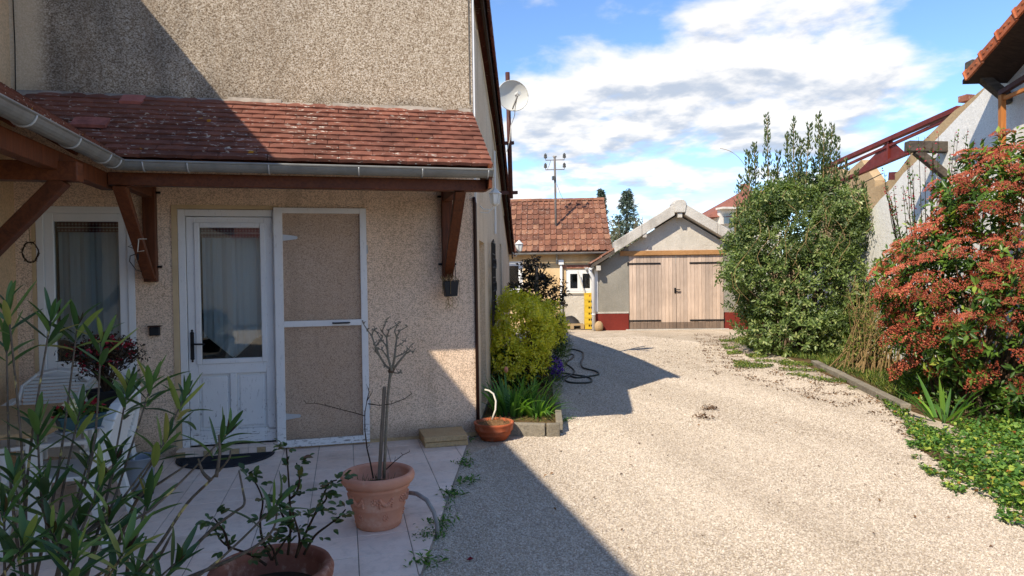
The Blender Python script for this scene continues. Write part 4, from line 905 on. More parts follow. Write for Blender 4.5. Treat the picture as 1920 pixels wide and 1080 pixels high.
lantern('wall_lantern', SW(9.6, .26, 2.12), 'small wall lantern at the far end of the house side wall', 1.25)

# yellow crates
cc = PB(1106, 612, 19.2); ca = AB(cc)[0]
for i in range(6):
    cr = thing('crate', W(ca, 19.1, i*.168), ['yellow bottle crate at the bottom of the stack', 'yellow bottle crate second from the bottom of the stack', 'yellow bottle crate third from the bottom of the stack', 'yellow bottle crate third from the top of the stack', 'yellow bottle crate second from the top of the stack', 'yellow bottle crate on top of the stack by the downpipe'][i], 'crate', 'stack of yellow crates by the garage downpipe')
    z = i*.168; x0, x1, y0, y1 = ca-.15, ca+.15, 18.95, 19.35
    p = MB(); Bx(p, x0, x1, y0, y1, z, z+.02); Bx(p, x0, x0+.012, y0+.012, y1-.012, z+.02, z+.163); Bx(p, x1-.012, x1, y0+.012, y1-.012, z+.02, z+.163); Bx(p, x0, x1, y1-.012, y1, z+.02, z+.163)
    Bx(p, x0, x1, y0, y0+.012, z+.02, z+.07); Bx(p, x0, x1, y0, y0+.012, z+.125, z+.163)
    for q in ((x0, x0+.10), (x0+.14, x0+.16), (x0+.20, x1)): Bx(p, q[0], q[1], y0, y0+.012, z+.07, z+.125)
    Bx(p, x0-.006, x1+.006, y0-.006, y0-.0005, z+.145, z+.166)
    p.build('shell', M['yellow_plastic'], cr)
    p = MB(); 
    for k in range(3): p.tube([W(ca-.09+k*.09, 19.05, z+.025), W(ca-.09+k*.09, 19.05, z+.15)], .03, 7)
    p.build('bottle', M['terracotta_bowl' if i in (0, 2, 5) else 'dark_inside'], cr)
# pallet and tarpaulin-covered rubble beside the crates
pl = thing('pallet', W(ca-.5, 19.35), 'old wooden pallet lying beside the yellow crates', 'pallet')
for i in range(5): p = MB(); Bx(p, ca-.85, ca-.17, 19.0+i*.12, 19.08+i*.12, .10, .12); p.build('slat', M['pallet_wood'], pl)
for i in range(3): p = MB(); Bx(p, ca-.85+i*.29, ca-.75+i*.29, 19.0, 19.56, .0, .098); p.build('bearer', M['pallet_wood'], pl)
hp = MB(); vs = []; nx = 9
for i in range(nx):
    for j in range(nx):
        u, v = i/(nx-1), j/(nx-1); e = math.sin(math.pi*u)**.7*math.sin(math.pi*v)**.6; p_ = W(ca-.95+.75*u, 19.5+.45*v, .02+.36*e*(.7+.3*u)+.05*mnoise.noise(Vector((u*6, v*6, 2)))*e); vs.append(p_)
hp.add(vs, [(i*nx+j, (i+1)*nx+j, (i+1)*nx+j+1, i*nx+j+1) for i in range(nx-1) for j in range(nx-1)]); tag(hp.build('rubble_heap', M['tarpaulin'], None, True), 'low heap under dark sheeting below the outbuilding window', 'heap')
bo = MB(); bo.ball(W(A0+.06, GB-.16, .1), .13, 10, 7, (1, .8, 1.2)); tag(bo.build('boulder', M['stone_render'], None, True), 'tan boulder at the foot of the garage corner', 'stone')

# house behind the garage, right
FD = 42.0; fh = thing('distant_house', PD(1395, 420, FD+3), 'distant house with red hipped roof behind the garage', 'house')
def Fp(x, y, d=FD): return PD(x, y, d)
b = MB(); f0, f1 = Fp(1345, 404), Fp(1465, 404); gz_ = Vector((f0.x, f0.y, 0)); b.prism([Vector((f0.x, f0.y, 0)), Vector((f1.x, f1.y, 0)), f1, f0], E2*7); b.build('wall', M['far_wall'], fh)
b = MB(); e0, e1 = Fp(1322, 407, FD-.5), Fp(1480, 404, FD-.5); r0, r1 = Fp(1392, 358, FD+3.5), Fp(1430, 357, FD+3.5); k0, k1 = e0+E2*8, e1+E2*8
b.add([e0, e1, k1, k0, r0, r1], [(0, 1, 5, 4), (1, 2, 5), (2, 3, 4, 5), (3, 0, 4), (3, 2, 1, 0)]); b.build('roof', M['far_tile'], fh)
b = MB(); b.box(Fp(1397, 356, FD+3), (.4, .4, .8)); b.build('chimney', M['terracotta_old'], fh)
b = MB(); c = Fp(1368, 407, FD-.2); b.box(c, (1.5, .3, .9)); b.box(c+Vector((0, -.3, .5)), (1.8, .8, .12)); d_ = b.build('dormer', M['far_wall'], fh); b = MB(); b.box(c+Vector((0, -.17, -.1)), (1.0, .06, .6)); b.build('window', M['pane_glass'], fh)

# conifers and a leafless thicket behind
def conifer(nm, x, yt, dep, hh, lab, seed, rad):
    rnd = np.random.default_rng(seed); tp = PD(x, yt, dep); base = Vector((tp.x, tp.y, 0)); H = tp.z
    o = thing(nm, base, lab, 'tree'); p = MB(); p.tube([base, base+Vector((0, 0, H*.6)), base+Vector((0, 0, H))], [.25, .15, .03], 7); p.build('trunk', M['bark'], o)
    P = []; D = []; Nn = []; Ln = []; Rn = []
    z0 = H-hh
    for i in range(150):
        q = (i+rnd.random())/150; z = z0+(H-z0)*q; r = rad*(1-q)*(.6+.55*rnd.random())+.1; a = rnd.random()*6.283; dv = np.array([math.cos(a), math.sin(a), 0])
        for k in range(26):
            t = rnd.random()**.6; pp = np.array([base.x, base.y, z])+dv*r*t+np.array([0, 0, .25*t*t*r-.25*r*t])+rnd.normal(0, .07, 3)*(1+r*.35); P.append(pp); D.append(dv+rnd.normal(0, .5, 3)+np.array([0, 0, -.1])); Nn.append([0, 0, 1]); Ln.append(.26+.16*rnd.random()); Rn.append(rnd.random())
    Ln = np.array(Ln); tag(link_mesh('crown', leaf_mesh('crown', P, D, Nn, Ln, Ln*.3, Rn, M['conifer']), o), kind='stuff')
conifer('conifer_tree', 1175, 358, 55, 6.5, 'dark spruce standing behind the gap between outbuilding and garage', 3, 2.5)
conifer('conifer_tree', 1127, 356, 70, 5.5, 'spruce tip just showing above the outbuilding ridge', 4, .9)
def thicket(nm, x0, x1, yt, yb, dep, lab, seed, n=2600):
    rnd = np.random.default_rng(seed); c = PD((x0+x1)/2, yb, dep); o = thing(nm, Vector((c.x, c.y, 0)), lab, 'shrub'); P = []; D = []; st_ = MB()
    ztop = PD(x0, yt, dep).z
    for k in range(9): a = PD(x0+(x1-x0)*(k+.5)/9, yb, dep+rnd.uniform(-1, 1)); st_.tube([(a.x, a.y, 0), (a.x+rnd.uniform(-.5, .5), a.y, ztop*.6), (a.x+rnd.uniform(-.8, .8), a.y, ztop*.95)], [.07, .05, .01], 5)
    st_.build('stems', M['bark'], o)
    for k in range(n):
        u = rnd.random(); cx = x0+(x1-x0)*u; p_ = PD(cx, yb, dep+rnd.uniform(-1.2, 1.2)); z = ztop*(1-.35*rnd.random()**1.5*1.0)*(.8+.2*math.sin(u*9+1)); z = rnd.uniform(.8, max(1, z)); P.append((p_.x, p_.y, z)); D.append(rnd.normal(0, 1, 3))
    L_ = rnd.uniform(.12, .3, n); tag(link_mesh('foliage', leaf_mesh('foliage', P, D, rnd.normal(0, 1, (n, 3)), L_, L_*.5, rnd.random(n), M['hedge_far']), o), kind='stuff')
thicket('far_shrub', 1147, 1215, 402, 470, 34, 'grey-green leafy thicket between the outbuilding roof and the garage gable', 8)

# ------------------------------------------------------------------ white building on the right and the unroofed shell beyond it
AR = 6.0; pa_ = lambda x, y, a=AR: AB(PA(x, y, a))
rb = thing('white_building', W(AR, 9), 'white rendered building with orange verge tiles at the right edge', 'building')
bl, zl = pa_(1550, 482)[1:]; bh, zh = pa_(1868, 142)[1:]; ms_ = (zh-zl)/(bh-bl); rz = lambda bb: zl+ms_*(bb-bl)
pts = [(4.0, -.1), (bl+1.2, -.1), (bl+1.2, rz(bl+1.2))]; nk = 14
for i in range(nk): bb = bl+(bh-bl)*i/nk; pts.append((bb, rz(bb)+random.uniform(-.035, .035)))
pts += [(bh, zh), (4.0, rz(4.0))]
b = MB(); b.prism([W(AR, bb, z) for bb, z in pts], E1*.35); b.build('gable_wall', M['white_wall'], rb)
b = MB(); b.prism([W(AR+.36, 4.0, -.1), W(AR+4, 4.0, -.1), W(AR+4, 4.0, rz(4.0)), W(AR+.36, 4.0, rz(4.0))], E2*.3); b.build('wall', M['white_wall'], rb)
AV = 5.42; v0 = pa_(1806, 140, AV); v1 = pa_(1922, -6, AV); vs_ = (v1[2]-v0[2])/(v1[1]-v0[1]); vz = lambda bb: v0[2]+vs_*(bb-v0[1])
b = MB(); b.hexa([W(AV+.02, 3.5, vz(3.5)-.09), W(AR+4, 3.5, vz(3.5)-.09), W(AR+4, v0[1]+.05, vz(v0[1])-.11), W(AV+.02, v0[1]+.05, vz(v0[1])-.11), W(AV+.02, 3.5, vz(3.5)-.05), W(AR+4, 3.5, vz(3.5)-.05), W(AR+4, v0[1]+.05, vz(v0[1])-.06), W(AV+.02, v0[1]+.05, vz(v0[1])-.06)])
rroof = b.build('roof', M['dark_soffit'], rb)
bb = v0[1]-.02; up3 = (W(0, -1, -vs_)).normalized(); nn3 = up3.cross(E1)
if nn3.z < 0: nn3 = -nn3
ot = MB(); ot.box((0, .17, .0), (.30, .345, .03)); ot.box((-.14*1, .17, -.055), (.03, .34, .11)); ot.tube([(-.15, .01, -.11), (-.16, .01, 0), (-.13, .01, .035), (.15, .01, .03)], .02, 6); 
for k in range(3): ot.ball((-.158, .08+.08*k, -.05+.012*(k % 2)), .016, 6, 4, (.5, 1.6, 1))
OTM = ot.mesh('verge_tile', M['orange_tile'], False)
Lx = W(0, -1, -vs_).length
while bb > 5.2:
    p = W(AV+.15, bb, vz(bb)); T = frame(p, up3, nn3)
    if (T.to_3x3() @ Vector((-1, 0, 0))).dot(E1) > 0: T = T @ Matrix.Scale(-1, 4, (1, 0, 0))
    link_mesh('verge_tile', OTM, rroof, T @ Matrix.Rotation(R_(-3), 4, 'X')); bb -= .335/Lx
for r in range(2):
    bb = v0[1]-.02
    while bb > 7.2: p = W(AV+.42+.25*r, bb, vz(bb)); link_mesh('roof_tile', GTM, rroof, frame(p, up3, nn3) @ Matrix.Rotation(R_(-3), 4, 'X')); bb -= .33/Lx
def purl(x, y, ln, lab, sc=1.0):
    q = PA(x, y, AR); s, bq, zq = AB(q); m = MB(); m.beam(W(AR+.1, bq, zq), W(AR-ln, bq, zq+.03), .15*sc, .16*sc); o = m.build('purlin', M['grey_wood'], rb, bevel=.015)
    m = MB(); m.beam(W(AR+.02, bq, zq-.42*sc), W(AR-.42*sc, bq, zq-.04), .11*sc, .12*sc, E2); m.build('brace', M['grey_wood'], o, bevel=.012)
    o['label'] = lab
purl(1893, 128, .52, 'weathered purlin end under the tiled overhang'); purl(1772, 277, .56, 'weathered purlin end sticking out of the bare wall', 1.0)
m = MB(); q = AB(PA(1775, 298, AR)); m.tube([W(AR+.05, q[1]+.2, q[2]), W(AR-.05, q[1]-.6, q[2]+.0)], .025, 7); m.build('pipe', M['white_pvc'], rb)
tf = thing('timber_frame', PA(1880, 420, AR-.18), 'orange timber post and rail standing against the white wall', 'frame'); c = AB(PA(1879, 178, AR-.18))
m = MB(); m.beam(W(AR-.18, c[1], 0), W(AR-.18, c[1], c[2]), .06, .06, E2); m.build('post', M['orange_wood'], tf)
m = MB(); m.beam(W(AR-.18, c[1]+.03, c[2]+.03), W(AR-.18, c[1]-2.6, c[2]+.42), .06, .06); m.build('rail', M['rust_paint'], tf); m = MB(); m.beam(W(AR-.17, c[1]-.03, c[2]-.05), W(AR-.17, c[1]-2.6, c[2]+.04), .045, .04); m.build('rail', M['orange_wood'], tf)
m = MB(); m.beam(W(AR-.18, c[1]-2.57, 0), W(AR-.18, c[1]-2.57, c[2]+.36), .06, .06, E2); m.build('post', M['orange_wood'], tf)
# unroofed shell: raking stone walls and red steel
rs = thing('unroofed_shell', W(AR+1.2, 12), 'roofless tan masonry shell with red steel rafters behind the white wall', 'building')
def raking(name, a, px, th, m_):
    P_ = [PA(x, y, a) for x, y in px]; lo = [Vector((P_[-1].x, P_[-1].y, -.1)), Vector((P_[0].x, P_[0].y, -.1))]; b = MB(); b.prism(P_+lo, E1*th); b.build(name, m_, rs)
raking('raking_wall', 6.75, [(1850, 160), (1812, 192), (1790, 207), (1745, 250), (1716, 278), (1686, 318), (1678, 326)], .3, M['stone_render'])
raking('raking_wall', 7.5, [(1700, 322), (1690, 318), (1656, 345), (1610, 362), (1560, 410), (1500, 455), (1440, 500)], .3, M['stone_render'])
raking('raking_wall', 9.5, [(1640, 338), (1615, 300), (1585, 325), (1552, 312), (1530, 350), (1520, 420)], .3, M['stone_render'])
m = MB(); m.box(PA(1812, 192, 6.9)+Vector((0, 0, .06)), (.16, .16, .1)); m.build('brick_stub', M['terracotta_old'], rs)
SA = 8.2
def steel(p, q, w=.12, h=.14): m = MB(); m.beam(PA(*p, SA), PA(*q, SA), w, h); m.build('steel_rafter', M['oxide_steel'], rs)
steel((1546, 315), (1800, 203), .14, .10); steel((1560, 322), (1792, 217), .06, .06); steel((1562, 346), (1738, 272), .12, .07); 
m = MB(); m.prism([PA(1592, 338, SA), PA(1668, 262, SA), PA(1694, 285, SA), PA(1684, 292, SA)], E1*.03); m.build('gusset', M['oxide_steel'], rs)
m = MB(); m.beam(PA(1668, 262, SA), PA(1666, 298, SA), .08, .08, E2); m.build('steel_post', M['oxide_steel'], rs)
m = MB(); m.beam(PA(1672, 330, 7.3), PA(1752, 326, 7.3), .14, .16); m.build('steel_lintel', M['oxide_steel'], rs)
m = MB(); m.tube([PA(1600, 352, SA), PA(1655, 325, SA)], .012, 5); m.build('tie_rod', M['black_iron'], rs)

# kerb stones on the right
k0, k1 = AB(PG(1527, 682)), AB(PG(1700, 768)); nks = 5
for i in range(nks):
    q0, q1 = i/nks, (i+.985)/nks; p0 = W(k0[0]+(k1[0]-k0[0])*q0, k0[1]+(k1[1]-k0[1])*q0, 0); p1 = W(k0[0]+(k1[0]-k0[0])*q1, k0[1]+(k1[1]-k0[1])*q1, 0)
    m = MB(); m.beam(p0+Vector((.0, 0, .0)), p1+Vector((0, 0, random.uniform(-.01, .01))), .11, .12)
    tag(m.build('kerb_stone', M['kerb_concrete'], None, bevel=.012), ['concrete kerb stone farthest up the drive, beside the big bush', 'second concrete kerb stone from the big bush', 'third concrete kerb stone from the big bush', 'fourth concrete kerb stone from the big bush', 'concrete kerb stone nearest the red bush'][i], 'kerb', 'kerb stones on the right of the drive')
# kerb of the bed by the house
for i, (p0, p1, lab) in enumerate(((SW(.06, .20), SW(.00, .66), 'concrete edging block along the front of the flower bed'), (SW(.0, .67), SW(.0, .80), 'short concrete edging block at the outer corner of the flower bed'), (SW(.10, .80), SW(1.1, .82), 'concrete edging block along the drive side of the flower bed'))):
    m = MB(); m.beam(p0+Vector((0, 0, .03)), p1+Vector((0, 0, .03)), .07, .15); tag(m.build('bed_edging', M['kerb_concrete'], None, bevel=.01), lab, 'kerb', 'edging blocks of the flower bed')
# building opposite, behind the camera: it is what the panes mirror
ob = thing('opposite_house', (-1, -11, 0), 'plain pale house across the yard, seen only mirrored in the panes', 'house')
b = MB(); wall_mesh(b, -9, 5, 0, 2.9, .3, [(-3.2, -2.0, .9, 2.1), (1, 2.2, .9, 2.1)], lambda u, d, z: (-u-3, -11-d, z)); b.build('wall', M['far_wall'], ob)
b = MB(); b.prism([(-8.3, -10.6, 2.85), (-8.3, -13.5, 4.6), (-8.3, -16.4, 2.85)], (14.6, 0, 0)); b.build('roof', M['far_tile'], ob)
b = MB(); b.b2((-8, -15.5, 0), (6, -15.3, 2.8)); b.build('back_wall', M['far_wall'], ob)
# ------------------------------------------------------------------ things on the terrace
# fly-screen door leaning against the wall
fs_ = thing('screen_door', (-.2, 6.38, 0), 'white framed fly-screen door leaning against the wall beside the door', 'screen door')
TSC = Matrix.Translation((-.615, 6.385, .018)) @ Matrix.Rotation(R_(-.9), 4, 'X')
WS, HS = .815, 2.165
b = MB(TSC); b.b2((0, -.02, 0), (.075, .006, HS)); b.b2((WS-.06, -.02, 0), (WS, .006, HS)); b.b2((.075, -.02, HS-.05), (WS-.06, .006, HS)); b.b2((.075, -.02, 0), (WS-.06, .006, .065)); b.b2((.075, -.02, 1.085), (WS-.06, .006, 1.14))
b.build('frame', M['white_paint'], fs_, bevel=.004)
for z0, z1 in ((.066, 1.084), (1.141, HS-.051)):
    b = MB(TSC); b.b2((.076, -.008, z0), (WS-.061, -.006, z1)); b.build('screen', M['fly_screen'], fs_)
b = MB(TSC); b.tube([(.50, -.022, 1.112), (.52, -.05, 1.112), (.63, -.05, 1.112), (.65, -.022, 1.112)], .008, 6); b.build('handle', M['black_iron'], fs_)
for z in (HS-.27, .28): b = MB(TSC); b.prism([(.076, -.012, z-.03), (.20, -.012, z-.014), (.205, -.012, z), (.20, -.012, z+.012), (.076, -.012, z+.028)], (0, .003, 0)); b.build('strap_hinge', M['zinc_strap'], fs_)
for x, z in ((-.004, HS-.2), (-.004, .5), (WS+.004, HS-.38), (WS+.004, .35)): b = MB(TSC); b.tube([(x, -.018, z-.04), (x, -.018, z+.04)], .007, 6); b.build('hinge_pin', M['zinc_strap'], fs_)
# door mat: half-round
mm = MB(); cx, cy = -1.03, 6.29; R1 = .40
arc = [(cx+R1*math.cos(math.pi+math.pi*i/24), cy+.40*math.sin(math.pi+math.pi*i/24)) for i in range(25)]
mm.prism([(x, y, .001) for x, y in arc], (0, 0, .013)); mat_o = mm.build('door_mat', M['mat_rubber'], None, bevel=.003); tag(mat_o, 'dark half-round rubber mat in front of the doorstep', 'door mat')
for i in range(26):
    yy = cy-.02-i*.0148; h = math.sqrt(max(0, 1-((yy-cy)/.40)**2))*R1-.03
    if h > .05: c = MB(); c.box((cx, yy, .016), (2*h, .006, .005)); c.build('rib', M['mat_rubber'], mat_o)
# two stone slabs
for i, (z, dx, lab) in enumerate(((0, 0, 'lower of two stacked sandstone slabs by the house corner'), (.052, -.008, 'upper of two stacked sandstone slabs by the house corner'))):
    c = MB(); c.hexa([(.67+dx, 6.05-i*.012, z+.001), (1.065+dx, 6.05-i*.012, z+.001), (1.075+dx, 6.40, z+.001), (.66+dx, 6.40, z+.001), (.67+dx, 6.05-i*.012, z+.05), (1.065+dx, 6.05-i*.012, z+.05), (1.075+dx, 6.40, z+.05), (.66+dx, 6.40, z+.05)])
    tag(c.build('stone_slab', M['slab_stone'], None, bevel=.008), lab, 'slab', 'stacked stone slabs')
# black wall box
wb = thing('wall_spotlight', (-1.604, YW-.03, 1.07), 'small black box lamp on the wall left of the door', 'wall lamp'); b = MB(); b.b2((-1.645, YW-.05, 1.065), (-1.565, YW-.003, 1.14)); b.build('housing', M['black_plastic'], wb, bevel=.006); b = MB(); b.b2((-1.655, YW-.062, 1.142), (-1.555, YW-.003, 1.152)); b.build('hood', M['brown_pipe'], wb)
# wreath on the wing strut
wr = thing('wreath', PD(57, 470, 5.05), 'small twig wreath hanging from the canopy strut', 'wreath'); b = MB(); c = PD(57, 473, 5.05)
for k in range(3): b.tube([c+Vector((.052*math.cos(a)+.004*math.sin(5*a+k), .004*math.cos(7*a+k), .075*math.sin(a)+.004*math.cos(6*a+2*k))) for a in np.linspace(0, 6.283, 25)], .004, 4, False)
for k in range(16): a = k*.39; p0 = c+Vector((.052*math.cos(a), 0, .075*math.sin(a))); b.tube([p0, p0+Vector((random.uniform(-.02, .02), -.01, random.uniform(-.02, .02)))], .003, 4)
b.build('ring', M['rose_twig'], wr); b = MB(); b.tube([c+Vector((0, 0, .075)), PD(54, 428, 4.95)], .003, 4); b.build('string', M['twig_brown'], wr)
# string and wire on the left bracket
b = MB(); b.tube([PY(258, 430, 5.98), PY(260, 452, 5.98), PY(258, 472, 6.0), PY(270, 470, 5.95)], .004, 4); b.tube([PY(256, 448, 5.98), PY(275, 448, 5.96)], .004, 4); tag(b.build('string', M['white_hose']), 'white string tied round the left porch bracket', 'string')
b = MB(); b.tube([PY(262, 462, 6.1), PY(248, 458, 6.1), PY(240, 462, 6.1), PY(256, 468, 6.1), PY(258, 475, 6.12), PY(244, 480, 6.12), PY(243, 490, 6.15), PY(255, 506, 6.2), PY(270, 511, 6.28)], .004, 4); b.tube([PY(258, 462, 6.1), PY(259, 488, 6.1)], .008, 4); tag(b.build('wire_tangle', M['black_plastic']), 'tangled black wire hanging beside the left porch bracket', 'wire')
# hanging pot under the right bracket
hp_ = thing('hanging_pot', PY(845, 541, 6.28), 'square black hanging pot of dried plants below the right porch bracket', 'plant pot'); c = PY(845, 541, 6.28)
b = MB(); b.hexa([c+Vector(v) for v in ((-.055, -.055, -.075), (.055, -.055, -.07), (.055, .055, -.07), (-.055, .055, -.075), (-.07, -.07, .065), (.068, -.07, .08), (.068, .07, .08), (-.07, .07, .065))]); b.build('pot', M['black_plastic'], hp_, bevel=.004)
b = MB()
for k in range(46): q = c+Vector((random.uniform(-.065, .065), random.uniform(-.065, .065), .06)); d = Vector((random.uniform(-.05, .05), random.uniform(-.07, .03), random.uniform(-.0, .06))); b.tube([q, q+d, q+d*1.3+Vector((0, -.01, random.uniform(-.14, 0) if k % 3 == 0 else .01))], .0025, 3)
for k in range(9): q = c+Vector((random.uniform(-.04, .05), 0, -.07)); b.tube([q, q+Vector((random.uniform(-.03, .05), 0, -.06)), q+Vector((random.uniform(-.05, .08), 0, -.12))], .002, 3)
b.build('dried_stems', M['twig_brown'], hp_); b = MB(); b.tube([c+Vector((.05, 0, .08)), PY(852, 478, 6.30), PY(848, 455, 6.3)], .004, 4); b.build('chain', M['black_iron'], hp_)

# big terracotta planter with bare standard rose
PC = Vector((.178, 4.28, 0)); pot = thing('terracotta_planter', PC, 'large terracotta planter with garland relief on the terrace', 'plant pot')
prof = [(0, .0), (.13, 0), (.138, .006), (.141, .028), (.146, .034), (.143, .04), (.165, .125), (.169, .131), (.166, .137), (.186, .235), (.196, .243), (.198, .256), (.192, .262), (.214, .272), (.226, .288), (.229, .31), (.222, .328), (.208, .336), (.194, .330), (.188, .315), (.180, .22), (.0, .215)]
b = MB(); b.lathe(prof, PC, 48); b.build('pot', M['terracotta'], pot, True)
b = MB()
def onpot(a, z, o=0): r = float(np.interp(z, [.04, .125, .137, .235], [.143, .165, .166, .186]))+o; return PC+Vector((r*math.cos(a), r*math.sin(a), z))
for k in range(6):
    a0 = -math.pi/2-.15+k*math.pi/3
    for j in range(10): q = j/9; b.ball(onpot(a0+.17+.42*q, .205-.035*math.sin(math.pi*q), .002), .010+.004*math.sin(math.pi*q), 7, 4)
    for j in range(8): t = 2*math.pi*j/8; b.ball(onpot(a0-.02+.11*math.cos(t), .19+.018*math.sin(t), .001), .007, 6, 4)
    b.ball(onpot(a0-.02, .19, .001), .009, 6, 4)
    for j in range(4): b.ball(onpot(a0+.17, .2-.014*j, .002), .009, 6, 4); b.ball(onpot(a0+.6, .2-.014*j, .002), .009, 6, 4)
    for j in range(8): t = 2*math.pi*j/8; b.ball(onpot(a0+.38+.1*math.cos(t), .088+.017*math.sin(t), .001), .006, 6, 4)
b.build('garland_relief', M['terracotta'], pot, True)
b = MB(); b.lathe([(0, .238), (.12, .236), (.182, .228)], PC, 24); b.build('soil', M['potting_soil'], pot)
rsd = thing('standard_rose', PC+Vector((.02, 0, .23)), 'bare standard rose with knobbly head growing in the terracotta planter', 'plant')
def P5(x, y, d=4.55): return PD(x, y, d)
dpt = (PC-CAM).dot(CF)
Pq = lambda x, y, o=0: PD(x, y, dpt+o)
b = MB(); b.tube([Pq(720, 897), Pq(722, 850), Pq(724, 800), Pq(727, 745), Pq(731, 708), Pq(735, 694)], [.010, .0095, .009, .0085, .009, .014], 8); b.build('stem', M['grey_twig'], rsd, True)
rnd5 = random.Random(21)
def twig(mb, pts, r0, r1, n=5):
    m = len(pts); mb.tube(pts, [r0+(r1-r0)*i/(m-1) for i in range(m)], n)
heads = [[(735, 695), (722, 685), (712, 668), (704, 650), (697, 630), (688, 618), (680, 605)], [(735, 695), (728, 672), (726, 650), (725, 632), (730, 618), (748, 606)], [(735, 695), (740, 670), (742, 650), (744, 632), (750, 620), (764, 612)], [(735, 695), (750, 676), (762, 662), (770, 658), (774, 660)], [(728, 672), (716, 655), (708, 655)], [(726, 650), (715, 637), (706, 622)], [(725, 632), (716, 622), (722, 608), (724, 600)], [(742, 650), (752, 645), (758, 640)], [(704, 650), (712, 640), (718, 630)], [(740, 670), (756, 663), (766, 655), (770, 648)], [(735, 698), (748, 700), (753, 696)], [(712, 668), (705, 660), (702, 645)], [(744, 632), (740, 622), (744, 610)], [(697, 630), (700, 620), (704, 617)]]
for h in heads:
    b = MB(); o = rnd5.uniform(-.06, .06); n = len(h); twig(b, [Pq(x, y, o*i/n+rnd5.uniform(-.015, .015)) for i, (x, y) in enumerate(h)], .0085 if n > 4 else .0055, .0028)
    for i in range(1, n):
        if rnd5.random() < .95:
            x, y = h[i]; q = Pq(x, y, o*i/n); b.tube([q, Pq(x+rnd5.uniform(-9, 9), y-rnd5.uniform(0, 10), o*i/n+rnd5.uniform(-.03, .03))], [.004, .0018], 4)
            for j in range(2): b.ball(q+Vector((rnd5.uniform(-.01, .01), rnd5.uniform(-.01, .01), rnd5.uniform(-.01, .01))), .006, 5, 3)
    b.build('branch', M['grey_twig'], rsd)
b = MB(); 
for k in range(6): b.ball(Pq(735+rnd5.uniform(-4, 4), 694+rnd5.uniform(-5, 5), rnd5.uniform(-.01, .01)), .014, 7, 5)
b.build('graft_knob', M['bark'], rsd)
shoots = [[(700, 897), (695, 870), (688, 840), (684, 805), (684, 775), (688, 752), (698, 735)], [(684, 780), (668, 775), (640, 768), (610, 760), (590, 756), (575, 757)], [(690, 757), (712, 760), (735, 757), (758, 748), (772, 738)], [(724, 880), (740, 865), (755, 853), (768, 847)], [(688, 752), (692, 735), (690, 728)]]
for i, h in enumerate(shoots):
    b = MB(); twig(b, [Pq(x, y, .03*math.sin(k+i)) for k, (x, y) in enumerate(h)], .0055 if i == 0 else .0035, .0018)
    for k in range(1, len(h)): x, y = h[k]; b.tube([Pq(x, y, .03*math.sin(k+i)), Pq(x+rnd5.uniform(-6, 6), y-rnd5.uniform(4, 10), .03*math.sin(k+i))], [.002, .0012], 4)
    b.build('shoot', M['rose_twig'], rsd)
b = MB(); b.beam(Pq(711, 898), Pq(721, 725), .022, .022); tag(b.build('plant_stake', M['stake_wood'], None, bevel=.004), 'weathered wooden stake standing in the terracotta planter', 'stake')
b = MB(); wv = []
for k in range(90): a = random.uniform(0, 6.28); r = random.uniform(0, .16); q = PC+Vector((r*math.cos(a), r*math.sin(a), .235)); b.tube([q, q+Vector((random.uniform(-.02, .02), random.uniform(-.02, .02), random.uniform(.02, .07)))], [.002, .0008], 3)
tag(b.build('planter_weeds', M['grass']), 'sparse dry weeds on the soil of the terracotta planter', 'weeds', kind='stuff')
# grey conduit arching out of the ground
b = MB(); cb = PG(820, 1003); ca2 = PG(764, 946)
b.tube([cb+Vector((0, 0, -.05)), cb+Vector((0, .0, .06)), cb+Vector((-.015, .02, .13)), cb+Vector((-.05, .09, .185)), cb+Vector((-.10, .2, .195)), cb+Vector((-.15, .32, .17)), cb+Vector((-.19, .42, .12))], .0135, 10); tag(b.build('conduit', M['conduit_grey'], None, True), 'grey ribbed conduit arching from the gravel behind the planter', 'conduit')
# low terracotta bowl at the house corner
BC = PG(930, 828, 0)+Vector((.02, .17, 0)); bowl = thing('terracotta_bowl', BC, 'low banded terracotta bowl at the house corner', 'plant pot')
b = MB(); b.lathe([(0, -.015), (.115, -.015), (.125, -.01), (.150, .03), (.158, .034), (.156, .042), (.172, .075), (.181, .08), (.180, .09), (.186, .125), (.194, .14), (.188, .152), (.176, .150), (.168, .12), (0, .11)], BC, 36); b.build('pot', M['terracotta_bowl'], bowl, True)
b = MB(); b.lathe([(0, .155), (.08, .15), (.165, .125)], BC, 16)
for k in range(150): a = random.uniform(0, 6.28); r = .16*math.sqrt(random.random()); q = BC+Vector((r*math.cos(a), r*math.sin(a), .13)); b.tube([q, q+Vector((random.uniform(-.04, .04), random.uniform(-.04, .04), random.uniform(.01, .06)))], [.003, .001], 3)
tag(b.build('dry_moss', M['moss_dry'], bowl), kind='stuff')
b = MB(); q = BC+Vector((.02, .03, .12)); b.tube([q+Vector((-.02, .06, .03)), q+Vector((.02, .08, .12)), q+Vector((.03, .1, .2)), q+Vector((.01, .12, .27)), q+Vector((-.03, .14, .30)), q+Vector((-.07, .15, .31))], .009, 8); tag(b.build('white_hose', M['white_hose'], None, True), 'short white hose curving from the low bowl to the wall', 'hose')
